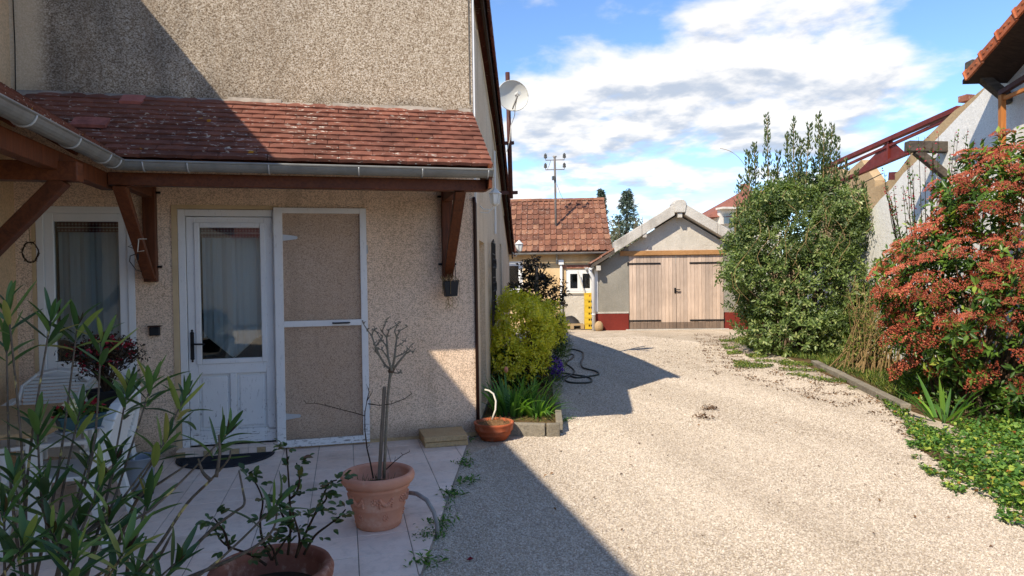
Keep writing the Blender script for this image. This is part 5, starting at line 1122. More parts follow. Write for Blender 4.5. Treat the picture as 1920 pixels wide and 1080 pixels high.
# hose on the drive
hz = [(1042, 712), (1065, 704), (1080, 708), (1100, 706), (1122, 702), (1118, 696), (1102, 692), (1092, 688), (1090, 678), (1094, 668), (1092, 660), (1080, 656), (1072, 655), (1060, 659), (1052, 664), (1060, 668), (1072, 664), (1076, 668), (1068, 675), (1060, 680), (1070, 688), (1077, 695), (1072, 702), (1062, 708), (1060, 713), (1070, 717), (1090, 718), (1108, 716), (1108, 710), (1098, 706), (1080, 703), (1060, 700), (1044, 699)]
def smooth(pts, n=5):
    out = []
    for i in range(len(pts)-1):
        p0, p1, p2, p3 = pts[max(i-1, 0)], pts[i], pts[i+1], pts[min(i+2, len(pts)-1)]
        for k in range(n): t = k/n; out.append(.5*((2*p1)+(p2-p0)*t+(2*p0-5*p1+4*p2-p3)*t*t+(3*p1-p0-3*p2+p3)*t**3))
    return out+[pts[-1]]
b = MB(); b.tube([p+Vector((0, 0, .0)) for p in smooth([PG(x, y, .0) for x, y in hz])], .013, 7); tag(b.build('garden_hose', M['hose_green'], None, True), 'dark green garden hose lying in loops on the shaded gravel', 'hose')

# table, chairs, pots at the left
def chair(nm, loc, rz, lab):
    o = thing(nm, loc, lab, 'chair', 'white plastic garden chairs'); T = Matrix.Translation(loc) @ Matrix.Rotation(rz, 4, 'Z'); pl_ = M['white_plastic']   # faces -Y
    b = MB(T); b.b2((-.23, -.24, .405), (.23, .2, .43)); b.b2((-.24, -.25, .37), (.24, -.238, .431)); b.build('seat', pl_, o, bevel=.012)
    b = MB(T); pts = [(-.24, .2, .40), (-.25, .25, .62), (-.23, .285, .74), (-.14, .305, .82), (0, .31, .845), (.14, .305, .82), (.23, .285, .74), (.25, .25, .62), (.24, .2, .40)]
    for i in range(len(pts)-1): b.beam(pts[i], pts[i+1], .022, .07, (0, 1, .2)); 
    bk = b.build('backrest', pl_, o, bevel=.008)
    for k in range(13):
        z = .47+k*.026; h = .225 if z < .7 else .225*math.sqrt(max(0, 1-((z-.7)/.15)**2)); y = .2+.29*(z-.4)
        c = MB(T); c.box((0, y, z), (2*h, .012, .019), Matrix.Rotation(.2, 3, 'X')); c.build('slat', pl_, bk)
    for sx in (-1, 1):
        for (ya, yb_) in ((-.2, -.27), (.18, .27)):
            c = MB(T); c.hexa([(sx*.225-.03, ya-.028, .404), (sx*.225+.03, ya-.028, .404), (sx*.225+.03, ya+.028, .404), (sx*.225-.03, ya+.028, .404)]+[]+[(sx*.255-.02, yb_-.02, .0), (sx*.255+.02, yb_-.02, .0), (sx*.255+.02, yb_+.02, .0), (sx*.255-.02, yb_+.02, .0)]); c.build('leg', pl_, o, bevel=.004)
        c = MB(T); c.beam((sx*.265, -.24, .62), (sx*.265, .24, .64), .055, .025); c.beam((sx*.255, -.23, .43), (sx*.265, -.235, .61), .03, .03, (0, 1, 0)); c.build('armrest', pl_, o, bevel=.006)
chair('plastic_chair', (-2.18, 5.75, 0), R_(8), 'white plastic chair nearest the window with a round slotted back')
chair('plastic_chair', (-1.84, 5.35, 0), R_(-25), 'white plastic chair behind the table, partly hidden by the blue planter')
chair('plastic_chair', (-1.62, 4.55, 0), R_(-90), 'white slatted plastic chair turned sideways with splayed legs behind the oleander')
tb = thing('garden_table', (-2.05, 4.72, 0), 'beige garden table carrying flower pots behind the oleander', 'table')
b = MB(); b.b2((-2.55, 4.2, .69), (-1.62, 5.18, .72)); b.build('table_top', M['slab_stone'], tb, bevel=.008)
for x in (-2.48, -1.7):
    for y in (4.28, 5.1): c = MB(); c.b2((x-.03, y-.03, 0), (x+.03, y+.03, .688)); c.build('leg', M['white_plastic'], tb)
def dots(P, n, s, seed, up=.5):
    r = np.random.default_rng(seed); return r.normal(0, 1, (n, 3))+np.array([0, 0, up])
az = PG(200, 770, .725); azp = thing('azalea_pot', az, 'round black pot under the red azalea on the table', 'plant pot'); b = MB(); b.lathe([(0, 0), (.085, 0), (.11, .13), (.115, .135), (.105, .135), (.1, .11), (0, .11)], az, 20); b.build('pot', M['black_plastic'], azp, True)
azl = thing('azalea', az+Vector((0, 0, .11)), 'twiggy azalea with crimson flowers on the garden table', 'plant'); b = MB(); tips = []
for k in range(46):
    a = random.uniform(0, 6.28); r = random.uniform(.03, .21); tz = .12+random.uniform(.10, .24)-(r-.1)*.3; tpv = az+Vector((r*math.cos(a), r*math.sin(a), tz+.06)); mid_ = az+Vector((r*.4*math.cos(a), r*.4*math.sin(a), .12+tz*.45)); b.tube([az+Vector((0, 0, .1)), mid_, tpv], [.005, .0035, .002], 4); tips.append(tpv)
b.build('stems', M['rose_twig'], azl); P = []; P2 = []
for t in tips:
    for k in range(34): P.append(np.array(t)+RNG.normal(0, .035, 3))
    if random.random() < .5:
        for k in range(7): P2.append(np.array(t)+RNG.normal(0, .016, 3)+np.array([0, 0, .02]))
P = np.array(P); n = len(P); L_ = RNG.uniform(.02, .035, n); tag(link_mesh('foliage', leaf_mesh('foliage', P, dots(P, n, 1, 1), dots(P, n, 1, 2), L_, L_*.5, RNG.random(n), M['azalea_leaf']), azl), kind='stuff')
P2 = np.array(P2); n = len(P2); L_ = RNG.uniform(.022, .036, n); tag(link_mesh('flowers', leaf_mesh('flowers', P2, dots(P2, n, 1, 3), dots(P2, n, 1, 4), L_, L_*.8, RNG.random(n), M['red_flower']), azl), kind='stuff')
bpz = PG(150, 806, .725); bpl = thing('blue_planter', bpz, 'teal plastic planter box on the garden table', 'planter'); T = Matrix.Translation(bpz) @ Matrix.Rotation(R_(35), 4, 'Z') @ Matrix.Scale(.62, 4)
b = MB(T); b.hexa([(-.15, -.06, .012), (.15, -.06, .012), (.15, .06, .012), (-.15, .06, .012), (-.18, -.085, .13), (.18, -.085, .13), (.18, .085, .13), (-.18, .085, .13)]); b.build('box', M['teal_plastic'], bpl, bevel=.006); b = MB(T); b.b2((-.19, -.095, .118), (.19, .095, .138)); b.build('rim', M['teal_plastic'], bpl, bevel=.006); b = MB(T); b.b2((-.17, -.08, 0), (.17, .08, .011)); b.build('drip_tray', M['grey_plastic'], bpl)
pn = thing('pansies', bpz+Vector((0, 0, .14)), 'pansies with red and cream petals in the teal planter', 'plant')
for nm, m_, n, dz, ds in (('foliage', 'euonymus_dark', 220, .03, .035), ('red_petals', 'red_flower', 60, .06, .03), ('cream_petals', 'pansy_white', 36, .065, .03)):
    P = np.array([T @ Vector((random.uniform(-.17, .17) if nm != 'cream_petals' else random.uniform(-.1, -.02), random.uniform(-.08, .08), .14+dz*random.random()*1.6)) for k in range(n)]); L_ = RNG.uniform(.03, .05, n); tag(link_mesh(nm, leaf_mesh(nm, P, dots(P, n, 1, 5), dots(P, n, 1, 6), L_, L_*.75, RNG.random(n), M[m_]), pn), kind='stuff')
bk = PG(262, 928); bu = thing('bucket', bk, 'grey plastic bucket on the terrace beside the sideways chair', 'bucket'); b = MB(); b.lathe([(0, 0), (.085, 0), (.095, .14), (.11, .27), (.118, .275), (.112, .282), (.104, .27), (.085, .02), (0, .02)], bk, 24); b.build('body', M['grey_plastic'], bu, True); b = MB(); b.lathe([(.09, .0), (.093, .055), (.088, .055)], bk, 24); b.build('base_band', M['black_plastic'], bu)
b = MB(); b.tube([bk+Vector((.113*math.cos(a), .113*math.sin(a)*.3-.1, .27-.1*math.sin(a))) for a in np.linspace(0, math.pi, 9)], .004, 5); b.build('handle', M['black_iron'], bu)

# foreground rose in its old pot
RC = PG(508, 1062, .38); RC.z = 0; rp = thing('rose_pot', RC, 'weathered terracotta pot at the bottom edge holding a leafy rose', 'plant pot')
b = MB(); b.lathe([(0, 0), (.15, 0), (.16, .05), (.2, .28), (.225, .30), (.245, .33), (.248, .36), (.236, .382), (.215, .38), (.2, .35), (.19, .27), (0, .26)], RC, 40); b.build('pot', M['terracotta_old'], rp, True); b = MB(); b.lathe([(0, .285), (.1, .28), (.19, .275)], RC, 20); b.build('soil', M['potting_soil'], rp)
rb_ = thing('rose_bush', RC+Vector((0, 0, .28)), 'young rose bush with small dark leaves in the old pot', 'plant'); dr_ = (RC-CAM).dot(CF)
RL = big_leaf('leaf', M['rose_leaf'], .62, .12, 6, .15, .7)
Rq = lambda x, y, o=0: PD(x, y, dr_+o)
canes = [[(540, 1040), (545, 990), (543, 930), (540, 880), (537, 840)], [(510, 1050), (492, 1010), (488, 975), (493, 940), (482, 910), (470, 895)], [(555, 1045), (573, 1000), (590, 965), (608, 925), (618, 905), (632, 900)], [(570, 1040), (590, 1005), (615, 985), (635, 970), (648, 955)], [(500, 1060), (470, 1040), (430, 1025), (412, 1010), (400, 985)], [(430, 1030), (422, 1000), (412, 985), (402, 972)], [(545, 990), (535, 975), (527, 960), (525, 950)], [(543, 935), (555, 925), (562, 900), (556, 868)], [(510, 1050), (530, 1020), (548, 995)], [(555, 1045), (562, 1010), (553, 975), (548, 955)], [(520, 1060), (512, 1030), (500, 1015)], [(590, 965), (600, 950), (612, 935), (608, 920)]]
for i, h in enumerate(canes):
    b = MB(); o = rnd5.uniform(-.12, .08); n = len(h); pts = [Rq(x, y, o*k/n) for k, (x, y) in enumerate(h)]; b.tube(smooth(pts, 3), [.006-.0035*k/(3*n-2) for k in range(3*(n-1)+1)], 5); b.build('cane', M['rose_twig'], rb_, True)
    for k in range(1, n):
        for s in range(3 if k < n-1 else 5):
            p = pts[k]+Vector((rnd5.uniform(-.015, .015), rnd5.uniform(-.015, .015), rnd5.uniform(-.01, .01))); d = Vector((rnd5.uniform(-1, 1), rnd5.uniform(-1, .6), rnd5.uniform(-.25, .6))).normalized(); st_ = p+d*rnd5.uniform(.02, .045)
            for q in range(3):
                dd = (d+Vector((rnd5.uniform(-.9, .9), rnd5.uniform(-.9, .9), rnd5.uniform(-.4, .3)))).normalized() if q else d
                link_mesh('leaf', RL, rb_, frame(st_ if q == 0 else p+d*.02, dd, Vector((rnd5.uniform(-.4, .4), -.35, 1)), rnd5.uniform(.022, .038)))

# foreground oleander
OC = Vector((-.78, 1.95, 0)); ol = thing('oleander', OC, 'tall oleander with long dark leaves filling the left foreground', 'plant')
OL = [big_leaf('leaf', M['oleander_leaf'], .165, c, 8, .25, .62) for c in (-.06, .12, .34)]; OB = big_leaf('bud', M['oleander_bud'], .22, -.05, 4, .5, .8)
olp = thing('oleander_pot', OC, 'brown pot at the foot of the oleander, below the picture edge', 'plant pot'); b = MB(); b.lathe([(0, 0), (.17, 0), (.24, .38), (.26, .40), (.26, .43), (.235, .43), (.22, .36), (0, .35)], OC, 28); b.build('pot', M['terracotta_old'], olp, True); b = MB(); b.lathe([(0, .375), (.2, .365)], OC, 16); b.build('soil', M['potting_soil'], olp)
# branch tips by direction; depth 1.7 to 2.4 m inside the bush
tipsO = [(15, 575, 2.0, 6), (12, 640, 2.1, 4), (95, 600, 2.2, 7), (145, 610, 2.25, 7), (190, 640, 2.2, 5), (238, 735, 2.15, 11), (285, 718, 2.2, 9), (346, 745, 2.25, 10), (424, 815, 2.2, 9), (312, 825, 2.1, 8), (280, 925, 2.05, 9), (70, 800, 1.95, 9), (150, 770, 2.1, 7), (218, 862, 2.1, 6), (25, 900, 1.8, 8), (85, 910, 1.9, 8), (150, 975, 1.9, 8), (45, 1020, 1.7, 10), (140, 1045, 1.75, 9), (235, 1030, 1.85, 8), (330, 1055, 1.9, 5), (520, 945, 2.1, 5), (190, 900, 2.0, 6), (8, 960, 1.75, 6), (100, 1000, 1.8, 6), (205, 975, 1.95, 7), (255, 1075, 1.85, 6), (170, 850, 2.05, 6)]
ro = random.Random(5); forks = []
for i in range(9): a = i*.7; forks.append(OC+Vector((-.02+.11*math.cos(a), .06+.09*math.sin(a), .62+.07*(i % 3))))
for i, (x, y, dpx, nl) in enumerate(tipsO):
    nl += 4
    tip = PD(x, y, dpx+ro.uniform(-.06, .06)); fk = min(forks, key=lambda f: (f.xy-tip.xy).length+ro.uniform(0, .12)); b = MB()
    base = OC+(fk-OC)*.6; base.z = .40
    mid_ = fk.lerp(tip, .5)+Vector((ro.uniform(-.03, .03), ro.uniform(-.03, .03), -.04))
    pts = smooth([base, fk, mid_, tip], 4); n = len(pts); b.tube(pts, [.007-.0045*k/(n-1) for k in range(n)], 6); b.build('stem', M['oleander_bark'], ol, True)
    ax = (pts[-1]-pts[-4]).normalized(); ax = (ax+Vector((0, 0, .5))).normalized()
    for k in range(nl):
        back = (k/nl)**1.3*.14; p = tip-ax*back*.7; ang = k*2.4+i; sd = ax.orthogonal().normalized(); sd.rotate(Quaternion(ax, ang)); spread = .30+.95*(k/nl)+ro.uniform(-.12, .12)
        d = (ax*math.cos(spread)+sd*math.sin(spread)).normalized(); ln = ro.uniform(.10, .155)*(.75+.35*k/nl)
        o = link_mesh('leaf', OL[ro.randrange(3)], ol, frame(p, d, ax+Vector((0, 0, .15))-sd*.2, ln))
    if ro.random() < .55:
        for k in range(3): link_mesh('bud', OB, ol, frame(tip, (ax+Vector((ro.uniform(-.4, .4), ro.uniform(-.4, .4), 0))).normalized(), ax.orthogonal(), ro.uniform(.03, .05)))
# bare leaning stems crossing the terrace
for h, dd in (([(245, 1090), (300, 1020), (350, 945), (395, 900), (428, 862), (432, 845)], 2.05), ([(395, 900), (380, 885), (372, 860)], 2.05), ([(305, 1090), (355, 1035), (400, 990), (440, 960), (458, 945), (455, 918), (448, 882)], 2.0), ([(195, 1090), (235, 985), (262, 930), (300, 905), (330, 885), (352, 870)], 2.1), ([(335, 1090), (420, 1055), (470, 1030), (500, 1008), (515, 985), (520, 955)], 2.05), ([(240, 1090), (238, 1040), (234, 998)], 1.9), ([(280, 1080), (312, 1020), (322, 1000)], 1.95), ([(405, 895), (412, 850), (410, 815)], 2.05)):
    b = MB(); pts = smooth([PD(x, y, dd+.02*k) for k, (x, y) in enumerate(h)], 4); n = len(pts)
    if h[0][1] > 1070: pts = [OC+Vector((ro.uniform(-.1, .15), ro.uniform(-.1, .1), .38))]+pts; n += 1
    b.tube(pts, [.0065-.004*k/(n-1) for k in range(n)], 6); b.build('stem', M['oleander_bark'], ol, True)
# ------------------------------------------------------------------ shrubs and ground plants
def bush(lobes, ncl, per, L, Wd, seed, shell=.55, up=.35, tw=.12, gap=-.22, gs=1.6, zmin=.02):
    """clumps of leaves on short twigs inside a union of ellipsoids: positions, directions, normals, sizes, random"""
    r = np.random.default_rng(seed); wts = np.array([lb[1][0]*lb[1][2] for lb in lobes]); wts /= wts.sum()
    C = [np.array(lb[0]) for lb in lobes]; RR = [np.array(lb[1]) for lb in lobes]
    P = []; D = []; Nn = []; Ls = []; Rn = []; tips = []; n = 0; guard = 0
    while n < ncl and guard < ncl*12:
        guard += 1; i = r.choice(len(lobes), p=wts); d = r.normal(0, 1, 3); d /= np.linalg.norm(d)
        lump = 1+.24*mnoise.noise(Vector(d*2.3+i*3.1))+.14*mnoise.noise(Vector(d*6+i)); q = shell+(1-shell)*r.random()**.6
        p = C[i]+RR[i]*d*lump*q
        if p[2] < zmin: continue
        if any(j != i and np.sum(((p-C[j])/RR[j])**2) < .5 for j in range(len(lobes))): continue
        if mnoise.noise(Vector(p*gs)) < gap and q > .75: continue
        n += 1; t = d/RR[i]; t /= np.linalg.norm(t); t = t+np.array([0, 0, up])+r.normal(0, .35, 3); t /= np.linalg.norm(t); cr = r.random()
        tips.append((p, t))
        for k in range(per):
            a = k*2.4+r.random(); s = np.cross(t, [.3, .2, 1]); s /= np.linalg.norm(s)+1e-9; s2 = np.cross(t, s); rad = s*math.cos(a)+s2*math.sin(a)
            P.append(p+t*tw*(k/per)+rad*.01); D.append(t*(.35+.5*k/per)+rad*.9+r.normal(0, .2, 3)); Nn.append(t+r.normal(0, .3, 3)+np.array([0, 0, .3])); Ls.append(L*r.uniform(.65, 1.25)); Rn.append(np.clip(cr*.45+r.random()*.6-.02, 0, 1))
    Ls = np.array(Ls); return np.array(P), np.array(D), np.array(Nn), Ls, Ls*Wd, np.array(Rn), tips
def foliage(name, parent, data, m, **k):
    o = link_mesh(name, leaf_mesh(name, *data[:6], m, **k), parent); return tag(o, kind='stuff')
def stems(name, parent, base, tips, n, m, r0=.02, seed=1, spread=.15, frac=.85):
    r = random.Random(seed); b = MB()
    for k in range(n):
        p, t = tips[r.randrange(len(tips))]; p = Vector(p); s = base+Vector((r.uniform(-spread, spread), r.uniform(-spread, spread), 0)); e = s.lerp(p, frac); mid_ = s.lerp(e, .5)+Vector((r.uniform(-.1, .1), r.uniform(-.1, .1), .12)); b.tube([s, mid_, e], [r0, r0*.6, r0*.2], 5)
    return b.build(name, m, parent)
def lob(x, y, dep, rx, ry, rz): c = PD(x, y, dep); return (tuple(c), (rx, ry, rz))

# big grey-green shrub
EB = W(4.72, 13.3, 0); dE = (EB-CAM).dot(CF)
eb = thing('evergreen_shrub', EB, 'big rounded evergreen shrub with tall upright shoots beside the garage door', 'shrub')
lo = [lob(1508, 545, dE, 1.25, 1.3, 1.1), lob(1505, 450, dE+.1, 1.2, 1.2, .9), lob(1440, 505, dE-.1, .7, .9, 1.0), lob(1590, 500, dE-.2, .72, .8, 1.05), lob(1470, 390, dE, .6, .7, .45), lob(1545, 395, dE, .55, .6, .5), lob(1440, 425, dE+.2, .62, .7, .55), lob(1500, 620, dE-.25, 1.2, 1.0, .6)]
for _k in range(16):
    _a = _k*.393+.1; _x = 1512+122*math.cos(_a)*(1.0 if math.sin(_a) > -.3 else .9); _y = 500-145*math.sin(_a); lo.append(lob(_x, _y, dE+.5*math.sin(_k*2.1)-.2, random.uniform(.22, .42), .35, random.uniform(.2, .4)))
dat = bush(lo, 5200, 9, .078, .5, 31, .45, .3, .13, -.34, 1.5)
foliage('foliage', eb, dat, M['eleagnus_leaf'])
stems('branches', eb, EB, dat[6], 60, M['bark'], .03, 3, .35)
P = []; D = []; Nn = []; Ls = []; st_ = MB(); rr = np.random.default_rng(4)
for x, yt, yb in ((1438, 215, 420), (1402, 285, 430), (1415, 270, 420), (1488, 222, 400), (1504, 262, 400), (1535, 214, 400), (1518, 235, 400), (1545, 238, 400), (1553, 250, 400), (1561, 235, 390), (1570, 260, 420), (1459, 285, 400), (1475, 250, 400), (1606, 320, 430), (1390, 330, 440), (1450, 320, 400), (1525, 300, 390), (1500, 305, 390), (1585, 300, 400), (1620, 345, 440)):
    t = PD(x, yt, dE+rr.uniform(-.35, .35)); bq = PD(x+rr.uniform(-12, 12), yb, (t-CAM).dot(CF)); st_.tube([bq, bq.lerp(t, .5)+Vector((rr.uniform(-.03, .03), 0, 0)), t], [.014, .009, .004], 4)
    n = int((yb-yt)*1.5)
    for k in range(n):
        q = rr.random()**.9; p = bq.lerp(t, q); a = rr.random()*6.283; rad = np.array([math.cos(a), math.sin(a), 0]); P.append(np.array(p)+rad*rr.uniform(0, .15)*(1-q*.8)); D.append(rad*.7+np.array([0, 0, 1.0])); Nn.append(rad+rr.normal(0, .4, 3)); Ls.append(rr.uniform(.055, .10))
Ls = np.array(Ls); tag(link_mesh('upright_shoots', leaf_mesh('upright_shoots', P, D, Nn, Ls, Ls*.42, rr.random(len(Ls)), M['eleagnus_shoot']), eb), kind='stuff'); st_.build('shoot_stems', M['twig_brown'], eb)
# thin tan twigs of a climber lying over it
b = MB(); rt = random.Random(9)
for k in range(20):
    x = rt.uniform(1370, 1620); y = rt.uniform(340, 520); p = [PD(x, y, dE-1.15)]
    for j in range(4): x += rt.uniform(-18, 18); y += rt.uniform(10, 28); p.append(PD(x, y, dE-1.25+rt.uniform(-.1, .1)))
    b.tube(smooth(p, 2), .004, 4)
b.build('climber_twigs', M['twig_brown'], eb)['kind'] = 'stuff'; b = MB(); b.tube(smooth([PD(1400, 315, dE-.3), PD(1385, 295, dE-.3), PD(1368, 283, dE-.3), PD(1350, 278, dE-.3)], 3), .005, 4)
b.build('arching_twig', M['twig_brown'], eb)
P, D, Nn, Ls, Wd_, Rn, _ = bush([lob(1455, 430, dE-.9, .8, .5, .5), lob(1560, 420, dE-.9, .7, .5, .5)], 420, 6, .05, .5, 77, .5, .4, .12, -.1)
foliage('climber_leaves', eb, (P, D, Nn, Ls, Wd_, Rn), M['eleagnus_shoot'])

# red-flowered shrub on the right
RB_ = W(4.75, 7.55, 0); dR = (RB_-CAM).dot(CF)
pb_ = thing('photinia_shrub', RB_, 'tall shrub covered in rusty red flower heads on the right', 'shrub')
lo = [lob(1850, 560, dR, .95, .9, .95), lob(1900, 400, dR+.1, .85, .8, .75), lob(1800, 540, dR+.25, .72, .75, .62), lob(1940, 650, dR-.35, .9, .9, .8), lob(1765, 600, dR+.6, .52, .6, .62), lob(1895, 360, dR+.2, .55, .55, .45), lob(1990, 480, dR-.2, .9, .9, 1.1), lob(1800, 690, dR+.2, .5, .6, .55), lob(1725, 520, dR+.9, .38, .45, .45)]
dat = bush(lo, 1900, 8, .098, .40, 41, .5, .45, .12, -.28, 1.9)
foliage('foliage', pb_, dat, M['photinia_leaf'], droop=.2)
stems('branches', pb_, RB_, dat[6], 70, M['bark'], .022, 6, .3, .95)
# flower heads: a flattened dome of tiny buds
def flower_head(seed):
    r = np.random.default_rng(seed); b = MB(); q = []
    for k in range(210):
        a = r.random()*6.283; rad = math.sqrt(r.random()); z = .30*(1-rad*rad)+r.normal(0, .05); c = Vector((rad*math.cos(a)*(1+.2*math.sin(3*a+seed)), rad*math.sin(a)*(1+.2*math.cos(2*a)), z)); s = .058*r.uniform(.6, 1.3)
        b.add([c+Vector(v)*s for v in ((1, 0, -.6), (-.5, .87, -.6), (-.5, -.87, -.6), (0, 0, 1))], [(0, 1, 3), (1, 2, 3), (2, 0, 3), (0, 2, 1)]); q += [r.random()]*4
    for k in range(14): a = r.random()*6.283; b.tube([(0, 0, -.5), (.6*math.cos(a), .6*math.sin(a), .0)], [.03, .015], 3); q += [.1]*6
    me = b.mesh('flower_head', M['photinia_flower']); at = me.attributes.new('rnd', 'FLOAT', 'POINT'); at.data.foreach_set('value', np.array(q, dtype=np.float32)); return me
FH = [flower_head(s) for s in range(5)]; rf_ = random.Random(12); cnt = 0
cand = dat[6][:]; rf_.shuffle(cand); used = []
for p, t in cand:
    p = Vector(p); t = Vector(t); tocam = (CAM-p).normalized()
    if t.dot(tocam) < -.05 or p.z < .35: continue
    if any((p-u).length < .13 for u in used): continue
    used.append(p); d = (t+Vector((0, 0, .7))+tocam*.25).normalized(); s = rf_.uniform(.09, .165)
    if p.z < .8 and rf_.random() < .35: continue
    M4 = frame(p+t*.11, d.orthogonal(), d, (s, s*rf_.uniform(.8, 1.2), s)); link_mesh('flower_head', FH[rf_.randrange(5)], pb_, M4); cnt += 1
    if cnt >= 290: break
# slender flowering wands of a younger shrub against the white wall
wd = thing('wand_shrub', W(5.3, 9.0), 'slender shrub of thin upright stems with pink buds before the white wall', 'shrub'); b = MB(); P = []; D = []; P2 = []; rw = random.Random(3); dW = (W(5.2, 9.0)-CAM).dot(CF)
for k in range(26):
    x = rw.uniform(1655, 1850); yt = rw.uniform(240, 340) if x > 1700 else rw.uniform(310, 380); d0 = dW+rw.uniform(-.4, .4); t = PD(x, yt, d0); s = PD(1740+(x-1740)*.5, 520, d0); s0 = W(5.3+rw.uniform(-.2, .2), 9.0+rw.uniform(-.2, .2), 0); m_ = s.lerp(t, .5)+Vector((rw.uniform(-.05, .05), 0, 0)); b.tube([s0, s, m_, t], [.012, .008, .005, .002], 4)
    for j in range(30):
        q = rw.random(); pp = s.lerp(m_, q) if rw.random() < .5 else m_.lerp(t, q); P.append(np.array(pp)+RNG.normal(0, .012, 3)); D.append(RNG.normal(0, .6, 3)+np.array([0, 0, .8]))
    for j in range(9): P2.append(np.array(m_.lerp(t, .2+.85*rw.random()))+RNG.normal(0, .012, 3))
b.build('stems', M['rose_twig'], wd); n = len(P); L_ = RNG.uniform(.03, .055, n); tag(link_mesh('foliage', leaf_mesh('foliage', P, D, RNG.normal(0, 1, (n, 3)), L_, L_*.5, RNG.random(n)*.8, M['photinia_leaf']), wd), kind='stuff')
n = len(P2); L_ = RNG.uniform(.02, .035, n); tag(link_mesh('buds', leaf_mesh('buds', P2, RNG.normal(0, 1, (n, 3)), RNG.normal(0, 1, (n, 3)), L_, L_*.8, RNG.random(n), M['red_flower']), wd), kind='stuff')
# bare twiggy shrub between the two
TB = W(4.95, 10.6, 0); dT = (TB-CAM).dot(CF); tb_ = thing('twiggy_shrub', TB, 'half-bare shrub of tan stems between the evergreen and the red shrub', 'shrub'); b = MB(); P = []; D = []
for k in range(95):
    x = rw.uniform(1585, 1725); y = rw.uniform(530, 640); s = TB+Vector((rw.uniform(-.4, .4), rw.uniform(-.4, .4), 0)); t = PD(x, y, dT+rw.uniform(-.4, .4)); m_ = s.lerp(t, .5)+Vector((rw.uniform(-.12, .12), rw.uniform(-.1, .1), .05)); b.tube(smooth([s, m_, t], 2), [.011, .009, .006, .004, .0025], 4)
    for j in range(3): q = m_.lerp(t, rw.random()); b.tube([q, q+Vector((rw.uniform(-.18, .18), rw.uniform(-.1, .1), rw.uniform(0, .2)))], [.004, .002], 3)
    for j in range(22): q = s.lerp(m_, .3+.7*rw.random()) if rw.random() < .3 else m_.lerp(t, rw.random()*1.1); P.append(np.array(q)+RNG.normal(0, .05, 3)); D.append(RNG.normal(0, .7, 3)+np.array([0, 0, .6]))
b.build('stems', M['twig_brown'], tb_); n = len(P); L_ = RNG.uniform(.04, .08, n); tag(link_mesh('foliage', leaf_mesh('foliage', P, D, RNG.normal(0, 1, (n, 3)), L_, L_*.28, RNG.random(n), M['grass']), tb_), kind='stuff')

# planting along the house side
eu_c = SW(2.6, .62, 0); dU = (eu_c-CAM).dot(CF)
eu = thing('golden_euonymus', eu_c, 'golden variegated shrub against the house side wall', 'shrub')
lo = [lob(980, 630, dU, .40, .5, .46), lob(962, 605, dU-.1, .32, .45, .38), lob(985, 670, dU-.1, .30, .4, .38), lob(1030, 610, dU+.5, .22, .3, .28), lob(948, 665, dU-.3, .2, .35, .40), lob(978, 590, dU, .26, .3, .26), lob(1008, 600, dU+.2, .24, .3, .3)]
dat = bush(lo, 1500, 8, .05, .5, 51, .5, .5, .08, -.33, 3); foliage('foliage', eu, dat, M['euonymus_leaf']); stems('branches', eu, eu_c, dat[6], 34, M['bark'], .014, 4, .15)
eg_c = SW(3.6, .7, 0); dat = bush([lob(1025, 635, dU+.55, .22, .3, .40), lob(945, 690, dU-.2, .2, .3, .25), lob(990, 705, dU-.1, .3, .3, .22)], 420, 7, .05, .5, 52, .5, .4, .08, -.4, 3)
eg = thing('green_euonymus', eg_c, 'plain green shoots growing among the golden variegated shrub', 'shrub'); foliage('foliage', eg, dat, M['euonymus_dark']); stems('branches', eg, eg_c, dat[6], 16, M['bark'], .01, 5, .1)
rc = SW(5.6, .55, 0); dC = (rc-CAM).dot(CF); rs_ = thing('dark_rose', rc, 'dark-leaved climbing rose standing above the golden shrub', 'shrub')
dat = bush([lob(1012, 545, dC, .40, .4, .26), lob(1000, 510, dC, .20, .25, .30), lob(1030, 560, dC, .3, .3, .18), lob(985, 555, dC-.2, .3, .3, .2)], 300, 7, .07, .55, 53, .3, .3, .12, -.15, 3); foliage('foliage', rs_, dat, M['dark_rose_leaf']); stems('stems', rs_, rc, dat[6], 26, M['rose_twig'], .011, 5, .1, .98)
b = MB(); q = PD(1004, 560, dC-.2); b.beam(Vector((q.x, q.y, .0)), PD(1006, 500, dC-.2), .05, .05); tag(b.build('rose_stake', M['stake_wood']), 'grey wooden stake beside the dark-leaved rose', 'stake')
b = MB(); 
for k in range(7): s = SW(2.75+.1*k, .08, 1.0); b.tube([s, s+Vector((.05, 0, .2)), s+Vector((.1+.02*k, -.03, .35+.03*k))], [.004, .003, .001], 4)
tag(b.build('climber_stem', M['rose_twig']), 'thin bare climber twigs on the window grille', 'plant')
lv = PG(1052, 655); lvt = thing('lavender_bush', lv, 'low grey lavender mound behind the golden shrub', 'shrub'); dat = bush([((lv.x-.12, lv.y+.1, .16), (.30, .4, .30))], 420, 8, .06, .16, 54, .3, 1.0, .10, -.9); foliage('foliage', lvt, dat, M['lavender_leaf']); stems('stems', lvt, lv, dat[6], 20, M['bark'], .006, 3, .1)
ab = PG(1048, 708); abt = thing('aubrieta', ab, 'cushion of purple flowers spilling onto the gravel edge', 'flowers')
rp_ = np.random.default_rng(3); n = 900; pp = rp_.normal(0, 1, (n, 3)); pp /= np.linalg.norm(pp, axis=1, keepdims=True); pp = pp*rp_.uniform(.6, 1, (n, 1))*np.array([.16, .22, .24])+np.array([ab.x-.06, ab.y+.1, .10]); pp[:, 2] = np.abs(pp[:, 2]); L_ = rp_.uniform(.018, .032, n); tag(link_mesh('flowers', leaf_mesh('flowers', pp, rp_.normal(0, 1, (n, 3)), rp_.normal(0, 1, (n, 3)), L_, L_*.9, rp_.random(n), M['purple_flower']), abt), kind='stuff')
